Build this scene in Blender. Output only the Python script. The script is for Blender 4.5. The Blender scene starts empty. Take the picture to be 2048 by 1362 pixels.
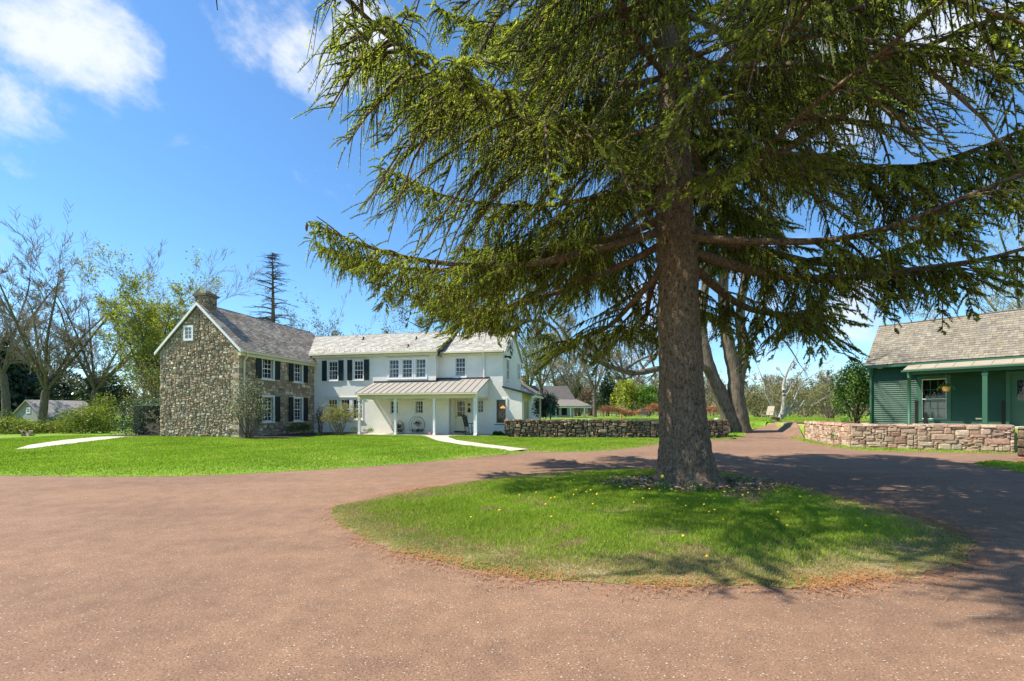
import bpy, math, random
import numpy as np
from mathutils import Vector, Matrix, geometry, noise as mnoise
SC = bpy.context.scene
COL = SC.collection
R = math.radians
# ------------------------------------------------------------------ camera, sky, sun, exposure
FPX, CX, HY, EYE = 910.2, 1024.0, 826.0, 1.5
cd = bpy.data.cameras.new("camera"); cam = bpy.data.objects.new("camera", cd); COL.objects.link(cam)
cd.sensor_width = 36; cd.lens = 16; cd.shift_y = (HY-681)/2048; cd.clip_start = .05; cd.clip_end = 3000
cam.location = (0, 0, EYE); cam.rotation_euler = (R(90), 0, 0)
SC.camera = cam
SC.view_settings.view_transform = 'Standard'; SC.view_settings.look = 'None'
SC.view_settings.exposure = 0.90; SC.view_settings.gamma = 1
SC.render.use_motion_blur = False
SUN_EL = R(54); SUN_DIR = Vector((math.cos(R(5))*math.cos(SUN_EL), math.sin(R(5))*math.cos(SUN_EL), -math.sin(SUN_EL)))
sd = bpy.data.lights.new("sun", 'SUN'); sd.energy = 4.6; sd.angle = R(.55); sd.color = (1, .93, .80)
so = bpy.data.objects.new("sun", sd); COL.objects.link(so); so.rotation_euler = SUN_DIR.to_track_quat('-Z', 'Y').to_euler(); so.location = (-30, 0, 60)
world = bpy.data.worlds.new("World"); SC.world = world; world.use_nodes = True
wt = world.node_tree; wt.nodes.clear()
def px_dir(px, py):
    v = Vector((px-CX, FPX, HY-py)); v.normalize(); return v
def N(nt, typ, **kw):
    n = nt.nodes.new(typ)
    for k, v in kw.items():
        if k.startswith('_'): setattr(n, k[1:], v)
        else: n.inputs[k].default_value = v
    return n
def L(nt, a, b): nt.links.new(a, b)
def mth(nt, op, a, b=None, clamp=False):
    n = nt.nodes.new('ShaderNodeMath'); n.operation = op; n.use_clamp = clamp
    for i, x in enumerate((a, b)):
        if x is None: continue
        if isinstance(x, (int, float)): n.inputs[i].default_value = x
        else: nt.links.new(x, n.inputs[i])
    return n.outputs[0]
def ramp(nt, fac, stops):
    r = N(nt, 'ShaderNodeValToRGB'); e = r.color_ramp.elements
    while len(e) < len(stops): e.new(.5)
    for x, (p, c) in zip(e, stops): x.position = p; x.color = (*c, 1)
    L(nt, fac, r.inputs[0]); return r.outputs[0]
def mixc(nt, fac, a, b):
    mx = N(nt, 'ShaderNodeMix', _data_type='RGBA')
    for i, x in ((0, fac), (6, a), (7, b)):
        if isinstance(x, tuple): mx.inputs[i].default_value = (*x, 1)
        elif isinstance(x, float): mx.inputs[i].default_value = x
        else: L(nt, x, mx.inputs[i])
    return mx.outputs[2]
def build_sky():
    sky = N(wt, 'ShaderNodeTexSky', _sky_type='NISHITA', _sun_disc=False)
    sky.sun_elevation = SUN_EL; sky.sun_rotation = math.atan2(-SUN_DIR.x, -SUN_DIR.y) % (2*math.pi)
    sky.air_density = 1.0; sky.dust_density = .05; sky.ozone_density = 3.5; sky.altitude = 0
    tc = N(wt, 'ShaderNodeTexCoord')
    nrm = N(wt, 'ShaderNodeVectorMath', _operation='NORMALIZE'); L(wt, tc.outputs['Generated'], nrm.inputs[0])
    sep = N(wt, 'ShaderNodeSeparateXYZ'); L(wt, nrm.outputs[0], sep.inputs[0])
    mp = N(wt, 'ShaderNodeMapping'); mp.inputs['Scale'].default_value = (1, 1, 1.35); L(wt, nrm.outputs[0], mp.inputs[0])
    nz = N(wt, 'ShaderNodeTexNoise', Scale=8.0, Detail=12.0, Roughness=.62, Distortion=.15); L(wt, mp.outputs[0], nz.inputs['Vector'])
    total = None
    # (direction, half width in degrees, strength)
    for px, py, rad, st in [(100, 40, 9, .33), (215, 80, 5.5, .33), (30, 130, 7, .31), (560, 40, 5, .24), (620, 130, 5, .36), (720, 100, 5.5, .36), (510, 30, 6.5, .2), (330, 20, 5, .12), (10, 300, 3, .16),
                            (1640, 660, 9, .30), (1330, 640, 9, .26), (1700, 80, 15, .33), (1850, 120, 11, .28), (2040, 250, 5, .2), (1500, 700, 16, .14), (1000, 700, 12, .10),
                            (-900, 200, 20, .4), (3000, 200, 20, .4)]:
        d = px_dir(px, py)
        dot = N(wt, 'ShaderNodeVectorMath', _operation='DOT_PRODUCT'); L(wt, nrm.outputs[0], dot.inputs[0]); dot.inputs[1].default_value = d
        mr = N(wt, 'ShaderNodeMapRange', _interpolation_type='SMOOTHSTEP'); L(wt, dot.outputs['Value'], mr.inputs[0])
        mr.inputs[1].default_value = math.cos(R(rad)); mr.inputs[2].default_value = 1; mr.inputs[3].default_value = 0; mr.inputs[4].default_value = st
        total = mr.outputs[0] if total is None else mth(wt, 'MAXIMUM', total, mr.outputs[0])
    s = mth(wt, 'ADD', nz.outputs['Fac'], total)
    cm = N(wt, 'ShaderNodeMapRange', _interpolation_type='SMOOTHSTEP'); L(wt, s, cm.inputs[0])
    cm.inputs[1].default_value = .63; cm.inputs[2].default_value = .98; cm.inputs[3].default_value = 0; cm.inputs[4].default_value = .95
    hs = N(wt, 'ShaderNodeHueSaturation', Saturation=1.12, Value=.80, Hue=.495)
    el = ramp(wt, sep.outputs[2], [(0, (.74, .85, .97)), (.22, (.85, .92, 1.0)), (.62, (.95, .95, 1.0))])
    ml = N(wt, 'ShaderNodeMix', _data_type='RGBA', _blend_type='MULTIPLY'); ml.inputs[0].default_value = 1; L(wt, sky.outputs[0], ml.inputs[6]); L(wt, el, ml.inputs[7]); L(wt, ml.outputs[2], hs.inputs['Color'])
    mx = N(wt, 'ShaderNodeMix', _data_type='RGBA'); L(wt, cm.outputs[0], mx.inputs[0]); L(wt, hs.outputs[0], mx.inputs[6]); mx.inputs[7].default_value = (3.5, 3.7, 4.0, 1)
    bg = N(wt, 'ShaderNodeBackground', Strength=.15); L(wt, mx.outputs[2], bg.inputs[0])
    out = N(wt, 'ShaderNodeOutputWorld'); L(wt, bg.outputs[0], out.inputs[0])
build_sky()

# ------------------------------------------------------------------ helpers
def at(px, py, Y):                       # the point at depth Y seen at a place of the photograph (used to take sizes and places off it)
    return Vector(((px-CX)/FPX*Y, Y, EYE-(py-HY)/FPX*Y))
def ss(a, b, x):
    t = np.clip((np.asarray(x, float)-a)/(b-a), 0, 1); return t*t*(3-2*t)
def H(x, y):                             # height of the ground
    x = np.asarray(x, float); y = np.asarray(y, float)
    gap = .85*ss(22.5, 35, y)
    left = .12*ss(13, 23, y)+.73*ss(37, 50, y)
    court = .80*ss(.22, .36, y-(26.35-.0475*(x+.38)))
    m1 = ss(-.32, -.08, x); m2 = ss(11.4, 12.1, x)
    h = left*(1-m1)+np.maximum(court, .05*ss(15, 22, y))*m1
    h = h*(1-m2)+gap*m2
    wl = 14.95+(np.clip(y, 19.7, 25.5)-19.7)/3.0
    m3 = ss(.05, .25, x-wl)*ss(.32, .46, y-(19.5-.511*(x-14.5)))
    return h*(1-m3)+.92*m3
def Hs(x, y): return float(H(x, y))
def wave(x, y, s=0.):                    # cheap smooth value noise, about -1..1
    return (np.sin(x*1.3+s+1.7*np.sin(y*.7+s))+np.sin(y*1.9-s*2+1.3*np.sin(x*.9))+np.sin((x+y)*.8+s*3)+np.sin(x*3.1-y*2.3+s))/4
def thing(name, label, cat, loc=(0, 0, 0), rz=0., group=None):
    o = bpy.data.objects.new(name, None); COL.objects.link(o)
    o.location = loc; o.rotation_euler = (0, 0, rz); o.empty_display_size = .2
    tag(o, label, cat, group); return o
def tag(o, label, cat, group=None):
    o['label'] = label; o['category'] = cat
    if group: o['group'] = group
    return o
def struct(o, kind='structure', label=None, cat=None):
    o['kind'] = kind
    if label: o['label'] = label
    if cat: o['category'] = cat
    return o
def npmesh(name, V, blocks, mat, parent=None, smooth=False, loc=None):
    """V (n,3); blocks: list of (faces (m,k) int, colours (m,3) or None)"""
    V = np.asarray(V, np.float32)
    me = bpy.data.meshes.new(name)
    me.vertices.add(len(V)); me.vertices.foreach_set('co', V.ravel())
    ls, lt, idx, cs, p = [], [], [], [], 0
    for F, C in blocks:
        F = np.asarray(F, np.int32)
        if len(F) == 0: continue
        m, k = F.shape
        idx.append(F.ravel()); ls.append(p+np.arange(m)*k); lt.append(np.full(m, k)); p += m*k
        cs.append(np.tile(np.array([[.5, .5, .5]]), (m, 1)) if C is None else np.asarray(C, np.float32))
    if idx:
        idx = np.concatenate(idx); ls = np.concatenate(ls).astype(np.int32); lt = np.concatenate(lt).astype(np.int32); cs = np.concatenate(cs)
        me.loops.add(len(idx)); me.loops.foreach_set('vertex_index', idx)
        me.polygons.add(len(ls)); me.polygons.foreach_set('loop_start', ls); me.polygons.foreach_set('loop_total', lt)
        a = me.attributes.new('tint', 'FLOAT_COLOR', 'FACE')
        a.data.foreach_set('color', np.concatenate([cs, np.ones((len(cs), 1))], 1).astype(np.float32).ravel())
        me.polygons.foreach_set('use_smooth', np.full(len(ls), smooth))
    me.update(calc_edges=True); me.validate()
    me.materials.append(mat)
    o = bpy.data.objects.new(name, me); COL.objects.link(o)
    if parent: o.parent = parent
    if loc is not None: o.location = loc
    return o
class MB:
    def __init__(s): s.v = []; s.f = []; s.c = []; s.T = None
    def face(s, pts, col=(.5, .5, .5)):
        n = len(s.v); s.v += [tuple(p) for p in pts]; s.f.append(tuple(range(n, n+len(pts)))); s.c.append(col)
    def mesh(s, pts, faces, col=(.5, .5, .5)):
        n = len(s.v); s.v += [tuple(p) for p in pts]
        for f in faces: s.f.append(tuple(i+n for i in f)); s.c.append(col)
    def hexa(s, p, col=(.5, .5, .5)):     # 8 points: bottom ring, top ring
        s.mesh(p, [(3, 2, 1, 0), (4, 5, 6, 7), (0, 1, 5, 4), (1, 2, 6, 5), (2, 3, 7, 6), (3, 0, 4, 7)], col)
    def box(s, x0, x1, y0, y1, z0, z1, col=(.5, .5, .5)):
        s.hexa([(x0, y0, z0), (x1, y0, z0), (x1, y1, z0), (x0, y1, z0), (x0, y0, z1), (x1, y0, z1), (x1, y1, z1), (x0, y1, z1)], col)
    def fbox(s, F, u0, u1, v0, v1, w0, w1, col=(.5, .5, .5)):
        s.hexa([F(u0, v0, w0), F(u1, v0, w0), F(u1, v0, w1), F(u0, v0, w1), F(u0, v1, w0), F(u1, v1, w0), F(u1, v1, w1), F(u0, v1, w1)], col)
    def tube(s, pts, rad, n=8, col=(.5, .5, .5), caps=True):
        pts = [Vector(p) for p in pts]
        if isinstance(rad, (int, float)): rad = [rad]*len(pts)
        b = len(s.v); ref = Vector((0, 0, 1)) if abs((pts[1]-pts[0]).normalized().z) < .9 else Vector((1, 0, 0))
        for i, p in enumerate(pts):
            d = (pts[min(i+1, len(pts)-1)]-pts[max(i-1, 0)]).normalized()
            a = d.cross(ref).normalized(); c = d.cross(a)
            for k in range(n):
                t = 2*math.pi*k/n; s.v.append(tuple(p+(a*math.cos(t)+c*math.sin(t))*rad[i]))
        for i in range(len(pts)-1):
            for k in range(n):
                s.f.append((b+i*n+k, b+i*n+(k+1) % n, b+(i+1)*n+(k+1) % n, b+(i+1)*n+k)); s.c.append(col)
        if caps:
            s.f.append(tuple(b+k for k in range(n))); s.c.append(col)
            e = b+(len(pts)-1)*n; s.f.append(tuple(e+k for k in reversed(range(n)))); s.c.append(col)
    def lathe(s, o, prof, n=16, col=(.5, .5, .5), axis=None):
        s.tube([(o[0], o[1], o[2]+h) for r, h in prof], [r for r, h in prof], n, col) if axis is None else None
    def ball(s, c, r, n=8, col=(.5, .5, .5), sq=1.):
        s.tube([(c[0], c[1], c[2]+r*sq*math.sin(t)) for t in np.linspace(-1.5, 1.5, n)], [r*math.cos(t) for t in np.linspace(-1.5, 1.5, n)], n+4, col)
    def build(s, name, mat, parent=None, smooth=False, loc=None):
        by = {}
        for f, c in zip(s.f, s.c): by.setdefault(len(f), [[], []]); by[len(f)][0].append(f); by[len(f)][1].append(c)
        return npmesh(name, np.array(s.v) if s.v else np.zeros((0, 3)), [(np.array(a), np.array(b)) for a, b in by.values()], mat, parent, smooth, loc)
def face_frame(o, u, n):                  # a wall face: u along, z up, w outward
    o = Vector(o); u = Vector(u); n = Vector(n)
    return lambda a, b, c=0.: o+u*a+Vector((0, 0, b))+n*c

# ------------------------------------------------------------------ materials
def mat(name, base=(.5, .5, .5), rough=.8, tint=0., bump=None, noise=None, spec=.3, metal=0., transl=0., fn=None, sheen=0.):
    """tint: how much the mesh's tint attribute replaces base. noise: (scale, amount). bump: (scale, strength, distance)"""
    m = bpy.data.materials.new(name); m.use_nodes = True; nt = m.node_tree; nt.nodes.clear()
    out = N(nt, 'ShaderNodeOutputMaterial'); b = N(nt, 'ShaderNodeBsdfPrincipled', Roughness=rough, Metallic=metal)
    b.inputs['Specular IOR Level'].default_value = spec
    b.inputs['Base Color'].default_value = (*base, 1)
    tc = N(nt, 'ShaderNodeTexCoord'); vec = tc.outputs['Object']; cur = None
    if tint:
        at_ = N(nt, 'ShaderNodeAttribute', _attribute_name='tint'); cur = at_.outputs['Color']
        if tint < 1:
            mx = N(nt, 'ShaderNodeMix', _data_type='RGBA'); mx.inputs[0].default_value = tint; mx.inputs[6].default_value = (*base, 1); L(nt, cur, mx.inputs[7]); cur = mx.outputs[2]
    if noise:
        nz = N(nt, 'ShaderNodeTexNoise', Scale=noise[0], Detail=6.0, Roughness=.62); L(nt, vec, nz.inputs['Vector'])
        mr = N(nt, 'ShaderNodeMapRange'); L(nt, nz.outputs['Fac'], mr.inputs[0]); mr.inputs[1].default_value = .25; mr.inputs[2].default_value = .75
        mr.inputs[3].default_value = 1-noise[1]; mr.inputs[4].default_value = 1+noise[1]
        vm = N(nt, 'ShaderNodeVectorMath', _operation='SCALE')
        if cur is None:
            vm.inputs[0].default_value = base
        else: L(nt, cur, vm.inputs[0])
        L(nt, mr.outputs[0], vm.inputs['Scale']); cur = vm.outputs[0]
    if fn: cur = fn(nt, vec, cur, b) or cur
    if cur is not None: L(nt, cur, b.inputs['Base Color'])
    if bump:
        nz = N(nt, 'ShaderNodeTexNoise', Scale=bump[0], Detail=5.0, Roughness=.65); L(nt, vec, nz.inputs['Vector'])
        bp = N(nt, 'ShaderNodeBump', Strength=bump[1], Distance=bump[2]); L(nt, nz.outputs['Fac'], bp.inputs['Height'])
        if b.inputs['Normal'].links: L(nt, b.inputs['Normal'].links[0].from_socket, bp.inputs['Normal'])
        L(nt, bp.outputs[0], b.inputs['Normal'])
    if transl:
        tr = N(nt, 'ShaderNodeBsdfTranslucent'); tr.inputs[0].default_value = (*base, 1)
        if cur is not None:
            v2 = N(nt, 'ShaderNodeVectorMath', _operation='MULTIPLY'); L(nt, cur, v2.inputs[0]); v2.inputs[1].default_value = (1.2, 1.25, .7); L(nt, v2.outputs[0], tr.inputs[0])
        ms = N(nt, 'ShaderNodeMixShader'); ms.inputs[0].default_value = transl; L(nt, b.outputs[0], ms.inputs[1]); L(nt, tr.outputs[0], ms.inputs[2]); L(nt, ms.outputs[0], out.inputs[0])
    else: L(nt, b.outputs[0], out.inputs[0])
    return m
def f_drive(nt, vec, cur, b):
    big = N(nt, 'ShaderNodeTexNoise', Scale=.35, Detail=4.0, Roughness=.55); L(nt, vec, big.inputs['Vector'])
    fine = N(nt, 'ShaderNodeTexNoise', Scale=75.0, Detail=3.0, Roughness=.8); L(nt, vec, fine.inputs['Vector'])
    mid = N(nt, 'ShaderNodeTexNoise', Scale=3.0, Detail=7.0, Roughness=.75); L(nt, vec, mid.inputs['Vector'])
    c0 = ramp(nt, big.outputs['Fac'], [(.3, (.262, .172, .116)), (.7, (.318, .208, .140))])
    c1 = ramp(nt, fine.outputs['Fac'], [(.3, (.10, .055, .045)), (.43, (.78, .72, .70)), (.62, (1.06, 1.0, .97)), (.72, (1.75, 1.75, 1.7))])
    c2 = ramp(nt, mid.outputs['Fac'], [(.3, (.74, .74, .76)), (.7, (1.14, 1.14, 1.12))])
    m1 = N(nt, 'ShaderNodeMix', _data_type='RGBA', _blend_type='MULTIPLY'); m1.inputs[0].default_value = 1; L(nt, c0, m1.inputs[6]); L(nt, c1, m1.inputs[7])
    m2 = N(nt, 'ShaderNodeMix', _data_type='RGBA', _blend_type='MULTIPLY'); m2.inputs[0].default_value = 1; L(nt, m1.outputs[2], m2.inputs[6]); L(nt, c2, m2.inputs[7])
    vo = N(nt, 'ShaderNodeTexVoronoi', Scale=17.0, Randomness=1.0); L(nt, vec, vo.inputs['Vector'])
    sp = N(nt, 'ShaderNodeSeparateColor'); L(nt, vo.outputs['Color'], sp.inputs[0])
    peb = mth(nt, 'MULTIPLY', mth(nt, 'LESS_THAN', vo.outputs['Distance'], .10), mth(nt, 'GREATER_THAN', sp.outputs[0], .72))
    vo2 = N(nt, 'ShaderNodeTexVoronoi', Scale=46.0, Randomness=1.0); L(nt, vec, vo2.inputs['Vector'])
    sp2 = N(nt, 'ShaderNodeSeparateColor'); L(nt, vo2.outputs['Color'], sp2.inputs[0])
    peb2 = mth(nt, 'MULTIPLY', mth(nt, 'LESS_THAN', vo2.outputs['Distance'], .24), mth(nt, 'GREATER_THAN', sp2.outputs[1], .80))
    col = mixc(nt, peb2, m2.outputs[2], (.42, .36, .30)); col = mixc(nt, peb, col, (.50, .45, .37))
    mp = N(nt, 'ShaderNodeMapping'); mp.inputs['Scale'].default_value = (.12, .5, 1); mp.inputs['Rotation'].default_value = (0, 0, -.12); L(nt, vec, mp.inputs[0])
    tr = N(nt, 'ShaderNodeTexNoise', Scale=1.6, Detail=3.0); L(nt, mp.outputs[0], tr.inputs['Vector']); tc_ = ramp(nt, tr.outputs['Fac'], [(.35, (.88, .88, .90)), (.55, (1.0, 1.0, 1.0)), (.72, (1.07, 1.06, 1.04))])
    m3 = N(nt, 'ShaderNodeMix', _data_type='RGBA', _blend_type='MULTIPLY'); m3.inputs[0].default_value = 1; L(nt, col, m3.inputs[6]); L(nt, tc_, m3.inputs[7]); col = m3.outputs[2]
    bp = N(nt, 'ShaderNodeBump', Strength=.55, Distance=.006); L(nt, fine.outputs['Fac'], bp.inputs['Height']); L(nt, bp.outputs[0], b.inputs['Normal'])
    return col
def f_lawn(nt, vec, cur, b):
    n1 = N(nt, 'ShaderNodeTexNoise', Scale=.45, Detail=5.0, Roughness=.6); L(nt, vec, n1.inputs['Vector'])
    n2 = N(nt, 'ShaderNodeTexNoise', Scale=22.0, Detail=4.0, Roughness=.7); L(nt, vec, n2.inputs['Vector'])
    c1 = ramp(nt, n1.outputs['Fac'], [(.35, (.13, .26, .025)), (.55, (.19, .31, .035)), (.68, (.32, .31, .11))])
    c2 = ramp(nt, n2.outputs['Fac'], [(.3, (.5, .5, .5)), (.7, (1.3, 1.3, 1.3))])
    m = N(nt, 'ShaderNodeMix', _data_type='RGBA', _blend_type='MULTIPLY'); m.inputs[0].default_value = 1; L(nt, c1, m.inputs[6]); L(nt, c2, m.inputs[7]); return m.outputs[2]
def f_bark(scale, dark, light, zs=.28, dist=.03):
    def f(nt, vec, cur, b):
        mp = N(nt, 'ShaderNodeMapping'); mp.inputs['Scale'].default_value = (1, 1, zs); L(nt, vec, mp.inputs[0])
        n0 = N(nt, 'ShaderNodeTexNoise', Scale=scale*.6, Detail=4.0); L(nt, mp.outputs[0], n0.inputs['Vector'])
        ad = N(nt, 'ShaderNodeMix', _data_type='VECTOR'); ad.inputs[0].default_value = .3; L(nt, mp.outputs[0], ad.inputs[4]); L(nt, n0.outputs['Color'], ad.inputs[5])
        vo = N(nt, 'ShaderNodeTexVoronoi', Scale=scale*1.5, _feature='F1', _distance='CHEBYCHEV'); L(nt, ad.outputs[1], vo.inputs['Vector'])
        n1 = N(nt, 'ShaderNodeTexNoise', Scale=scale*1.1, Detail=8.0, Roughness=.8); L(nt, mp.outputs[0], n1.inputs['Vector'])
        n2 = N(nt, 'ShaderNodeTexNoise', Scale=1.1, Detail=3.0); L(nt, vec, n2.inputs['Vector'])
        h = mth(nt, 'ADD', mth(nt, 'MULTIPLY', vo.outputs['Distance'], .35), n1.outputs['Fac'])
        bp = N(nt, 'ShaderNodeBump', Strength=1.0, Distance=dist); L(nt, h, bp.inputs['Height']); L(nt, bp.outputs[0], b.inputs['Normal'])
        c = ramp(nt, h, [(.48, dark), (.60, tuple(x*.55+y*.45 for x, y in zip(light, dark))), (.74, light), (.9, tuple(min(.6, x*1.5) for x in light))])
        return mixc(nt, mth(nt, 'MULTIPLY', n2.outputs['Fac'], .35), c, tuple(x*.55 for x in light))
    return f
M = {}
M['drive'] = mat('red_asphalt', rough=.9, fn=f_drive, spec=.15)
M['lawn'] = mat('lawn_ground', rough=.95, fn=f_lawn, spec=.1, bump=(30, .6, .02))
def f_thin(nt, vec, cur, b):
    n1 = N(nt, 'ShaderNodeTexNoise', Scale=1.3, Detail=6.0, Roughness=.65); L(nt, vec, n1.inputs['Vector'])
    n2 = N(nt, 'ShaderNodeTexNoise', Scale=40.0, Detail=4.0, Roughness=.7); L(nt, vec, n2.inputs['Vector'])
    c1 = ramp(nt, n1.outputs['Fac'], [(.38, (.10, .15, .025)), (.52, (.19, .19, .06)), (.66, (.36, .29, .16))])
    c2 = ramp(nt, n2.outputs['Fac'], [(.3, (.5, .5, .5)), (.7, (1.3, 1.3, 1.3))])
    m = N(nt, 'ShaderNodeMix', _data_type='RGBA', _blend_type='MULTIPLY'); m.inputs[0].default_value = 1; L(nt, c1, m.inputs[6]); L(nt, c2, m.inputs[7]); return m.outputs[2]
M['thin'] = mat('thin_turf', rough=.95, fn=f_thin, spec=.1, bump=(50, .8, .015))
M['field'] = mat('field_ground', base=(.10, .16, .03), rough=.95, noise=(.3, .35), spec=.1)
M['blade'] = mat('grass_blades', rough=.7, tint=1., spec=.15, transl=.35)
M['concrete'] = mat('concrete', base=(.50, .45, .37), rough=.9, noise=(3, .18), bump=(60, .3, .005))
M['mulch'] = mat('mulch', base=(.055, .038, .03), rough=.95, noise=(30, .6), bump=(40, 1., .03))
M['stone'] = mat('stone', rough=.9, tint=1., noise=(14, .38), bump=(22, .8, .018), spec=.15)
M['mortar'] = mat('mortar', base=(.30, .245, .175), rough=.95, noise=(6, .3), bump=(30, .8, .02), spec=.1)
M['drymortar'] = mat('dark_joint', base=(.05, .045, .035), rough=.95, noise=(6, .3), spec=.1)
M['warmjoint'] = mat('warm_joint', base=(.26, .19, .13), rough=.95, noise=(6, .3), spec=.1)
def f_stucco(nt, vec, cur, b):
    n = N(nt, 'ShaderNodeTexNoise', Scale=.9, Detail=6.0, Roughness=.65); L(nt, vec, n.inputs['Vector'])
    sp = N(nt, 'ShaderNodeSeparateXYZ'); L(nt, vec, sp.inputs[0]); mp = N(nt, 'ShaderNodeMapping'); mp.inputs['Scale'].default_value = (3, 3, .3); L(nt, vec, mp.inputs[0])
    st = N(nt, 'ShaderNodeTexNoise', Scale=1.5, Detail=5.0); L(nt, mp.outputs[0], st.inputs['Vector'])
    low = N(nt, 'ShaderNodeMapRange'); L(nt, sp.outputs[2], low.inputs[0]); low.inputs[1].default_value = 0; low.inputs[2].default_value = .8; low.inputs[3].default_value = .55; low.inputs[4].default_value = 0
    c = ramp(nt, n.outputs['Fac'], [(.3, (.76, .735, .67)), (.6, (.86, .835, .77))]); f = mth(nt, 'MULTIPLY', st.outputs['Fac'], mth(nt, 'ADD', low.outputs[0], .12), True)
    return mixc(nt, f, c, (.50, .47, .38))
M['stucco'] = mat('white_stucco', rough=.85, fn=f_stucco, bump=(7, .5, .02), spec=.15)
M['trim'] = mat('white_trim', base=(.80, .80, .78), rough=.55, noise=(5, .04))
M['cream'] = mat('cream_paint', base=(.70, .64, .44), rough=.6, noise=(2, .06))
M['slate'] = mat('slate_shingles', rough=.75, tint=1., noise=(9, .22), bump=(30, .4, .006), spec=.25)
M['bronze'] = mat('bronze_standing_seam', base=(.33, .30, .26), rough=.6, noise=(2, .08), spec=.4, metal=.15)
M['black'] = mat('black_paint', base=(.012, .012, .013), rough=.45)
M['shutter'] = mat('dark_shutter_paint', base=(.012, .026, .026), rough=.5, noise=(3, .15))
M['lead'] = mat('dark_flashing', base=(.03, .03, .035), rough=.5)
M['steel'] = mat('galvanised_steel', base=(.42, .43, .44), rough=.38, metal=.8, noise=(8, .15))
M['greenwood'] = mat('green_clapboard', base=(.028, .086, .054), rough=.55, noise=(2.5, .12), spec=.35)
M['greentrim'] = mat('green_trim', base=(.038, .115, .072), rough=.5, noise=(2.5, .08), spec=.35)
M['terracotta'] = mat('terracotta', base=(.42, .17, .07), rough=.8, noise=(6, .2))
M['interior'] = mat('dark_interior', base=(.035, .033, .03), rough=.9, noise=(1.5, .6))
M['curtain'] = mat('white_curtain', base=(.62, .61, .58), rough=.9, noise=(20, .2))
M['sash'] = mat('grey_sash', base=(.16, .15, .14), rough=.6)
M['lampglow'] = bpy.data.materials.new('lamp_glass')
M['lampglow'].use_nodes = True
_b = M['lampglow'].node_tree.nodes['Principled BSDF']; _b.inputs['Base Color'].default_value = (.8, .3, .05, 1); _b.inputs['Emission Color'].default_value = (1, .36, .06, 1); _b.inputs['Emission Strength'].default_value = 1.1
def glass():
    m = bpy.data.materials.new('window_glass'); m.use_nodes = True; nt = m.node_tree; nt.nodes.clear()
    out = N(nt, 'ShaderNodeOutputMaterial'); t = N(nt, 'ShaderNodeBsdfTransparent'); t.inputs[0].default_value = (.82, .86, .85, 1)
    g = N(nt, 'ShaderNodeBsdfGlossy', Roughness=.03); nz = N(nt, 'ShaderNodeTexNoise', Scale=2.5); bp = N(nt, 'ShaderNodeBump', Strength=.25, Distance=.02)
    L(nt, nz.outputs['Fac'], bp.inputs['Height']); L(nt, bp.outputs[0], g.inputs['Normal'])
    fr = N(nt, 'ShaderNodeFresnel', IOR=1.5); f2 = mth(nt, 'MULTIPLY', fr.outputs[0], 1.6, True)
    ms = N(nt, 'ShaderNodeMixShader'); L(nt, f2, ms.inputs[0]); L(nt, t.outputs[0], ms.inputs[1]); L(nt, g.outputs[0], ms.inputs[2]); L(nt, ms.outputs[0], out.inputs[0]); return m
M['glass'] = glass()
M['spruce_bark'] = mat('spruce_bark', rough=.9, fn=f_bark(17, (.05, .032, .02), (.46, .33, .225), .5, .11), spec=.1)
M['needles'] = mat('spruce_needles', rough=.5, tint=1., spec=.35, transl=.48)
M['bark'] = mat('grey_bark', rough=.9, fn=f_bark(9, (.06, .048, .036), (.21, .175, .13), .25, .03), spec=.1)
M['palebark'] = mat('pale_bark', base=(.38, .35, .30), rough=.85, noise=(5, .35), bump=(9, .5, .03), spec=.1)
M['twig'] = mat('twigs', rough=.9, tint=1., noise=(3, .2), spec=.1)
M['leaf'] = mat('leaves', rough=.6, tint=1., spec=.3, transl=.35)
M['waxy'] = mat('evergreen_leaves', rough=.4, tint=1., spec=.45, transl=.1)
M['cone'] = mat('spruce_cone_scales', base=(.13, .085, .055), rough=.8, bump=(60, 1., .01))
M['tinted'] = mat('painted_parts', rough=.7, tint=1., noise=(12, .15))
# ------------------------------------------------------------------ ground, driveway, lawns, paths
def pip(P, poly):
    x, y = P[:, 0], P[:, 1]; ins = np.zeros(len(P), bool); n = len(poly)
    for i in range(n):
        x0, y0 = poly[i]; x1, y1 = poly[(i+1) % n]
        if y0 == y1: continue
        c = ((y0 > y) != (y1 > y)) & (x < (x1-x0)*(y-y0)/(y1-y0)+x0); ins ^= c
    return ins
def dist_poly(P, poly):
    d = np.full(len(P), 1e9); n = len(poly)
    for i in range(n):
        a = np.array(poly[i]); b = np.array(poly[(i+1) % n]); e = b-a
        t = np.clip(((P-a)@e)/max(e@e, 1e-9), 0, 1); d = np.minimum(d, np.hypot(*(P-a-t[:, None]*e).T))
    return d
def dist_fast(P, poly, cell=.12):
    Pq = np.array(poly); x0, y0 = Pq.min(0)-.3; x1, y1 = Pq.max(0)+.3; cell = max(cell, (x1-x0)/420); nx, ny = int((x1-x0)/cell)+2, int((y1-y0)/cell)+2
    gx, gy = np.meshgrid(x0+np.arange(nx)*cell, y0+np.arange(ny)*cell); D = dist_poly(np.column_stack([gx.ravel(), gy.ravel()]), poly).reshape(ny, nx); ins = pip(np.column_stack([gx.ravel(), gy.ravel()]), poly).reshape(ny, nx); D = np.where(ins, D, -D)
    fx = np.clip((P[:, 0]-x0)/cell, 0, nx-1.001); fy = np.clip((P[:, 1]-y0)/cell, 0, ny-1.001); i, j = fx.astype(int), fy.astype(int); a, b = fx-i, fy-j
    return (D[j, i]*(1-a)+D[j, i+1]*a)*(1-b)+(D[j+1, i]*(1-a)+D[j+1, i+1]*a)*b
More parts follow.
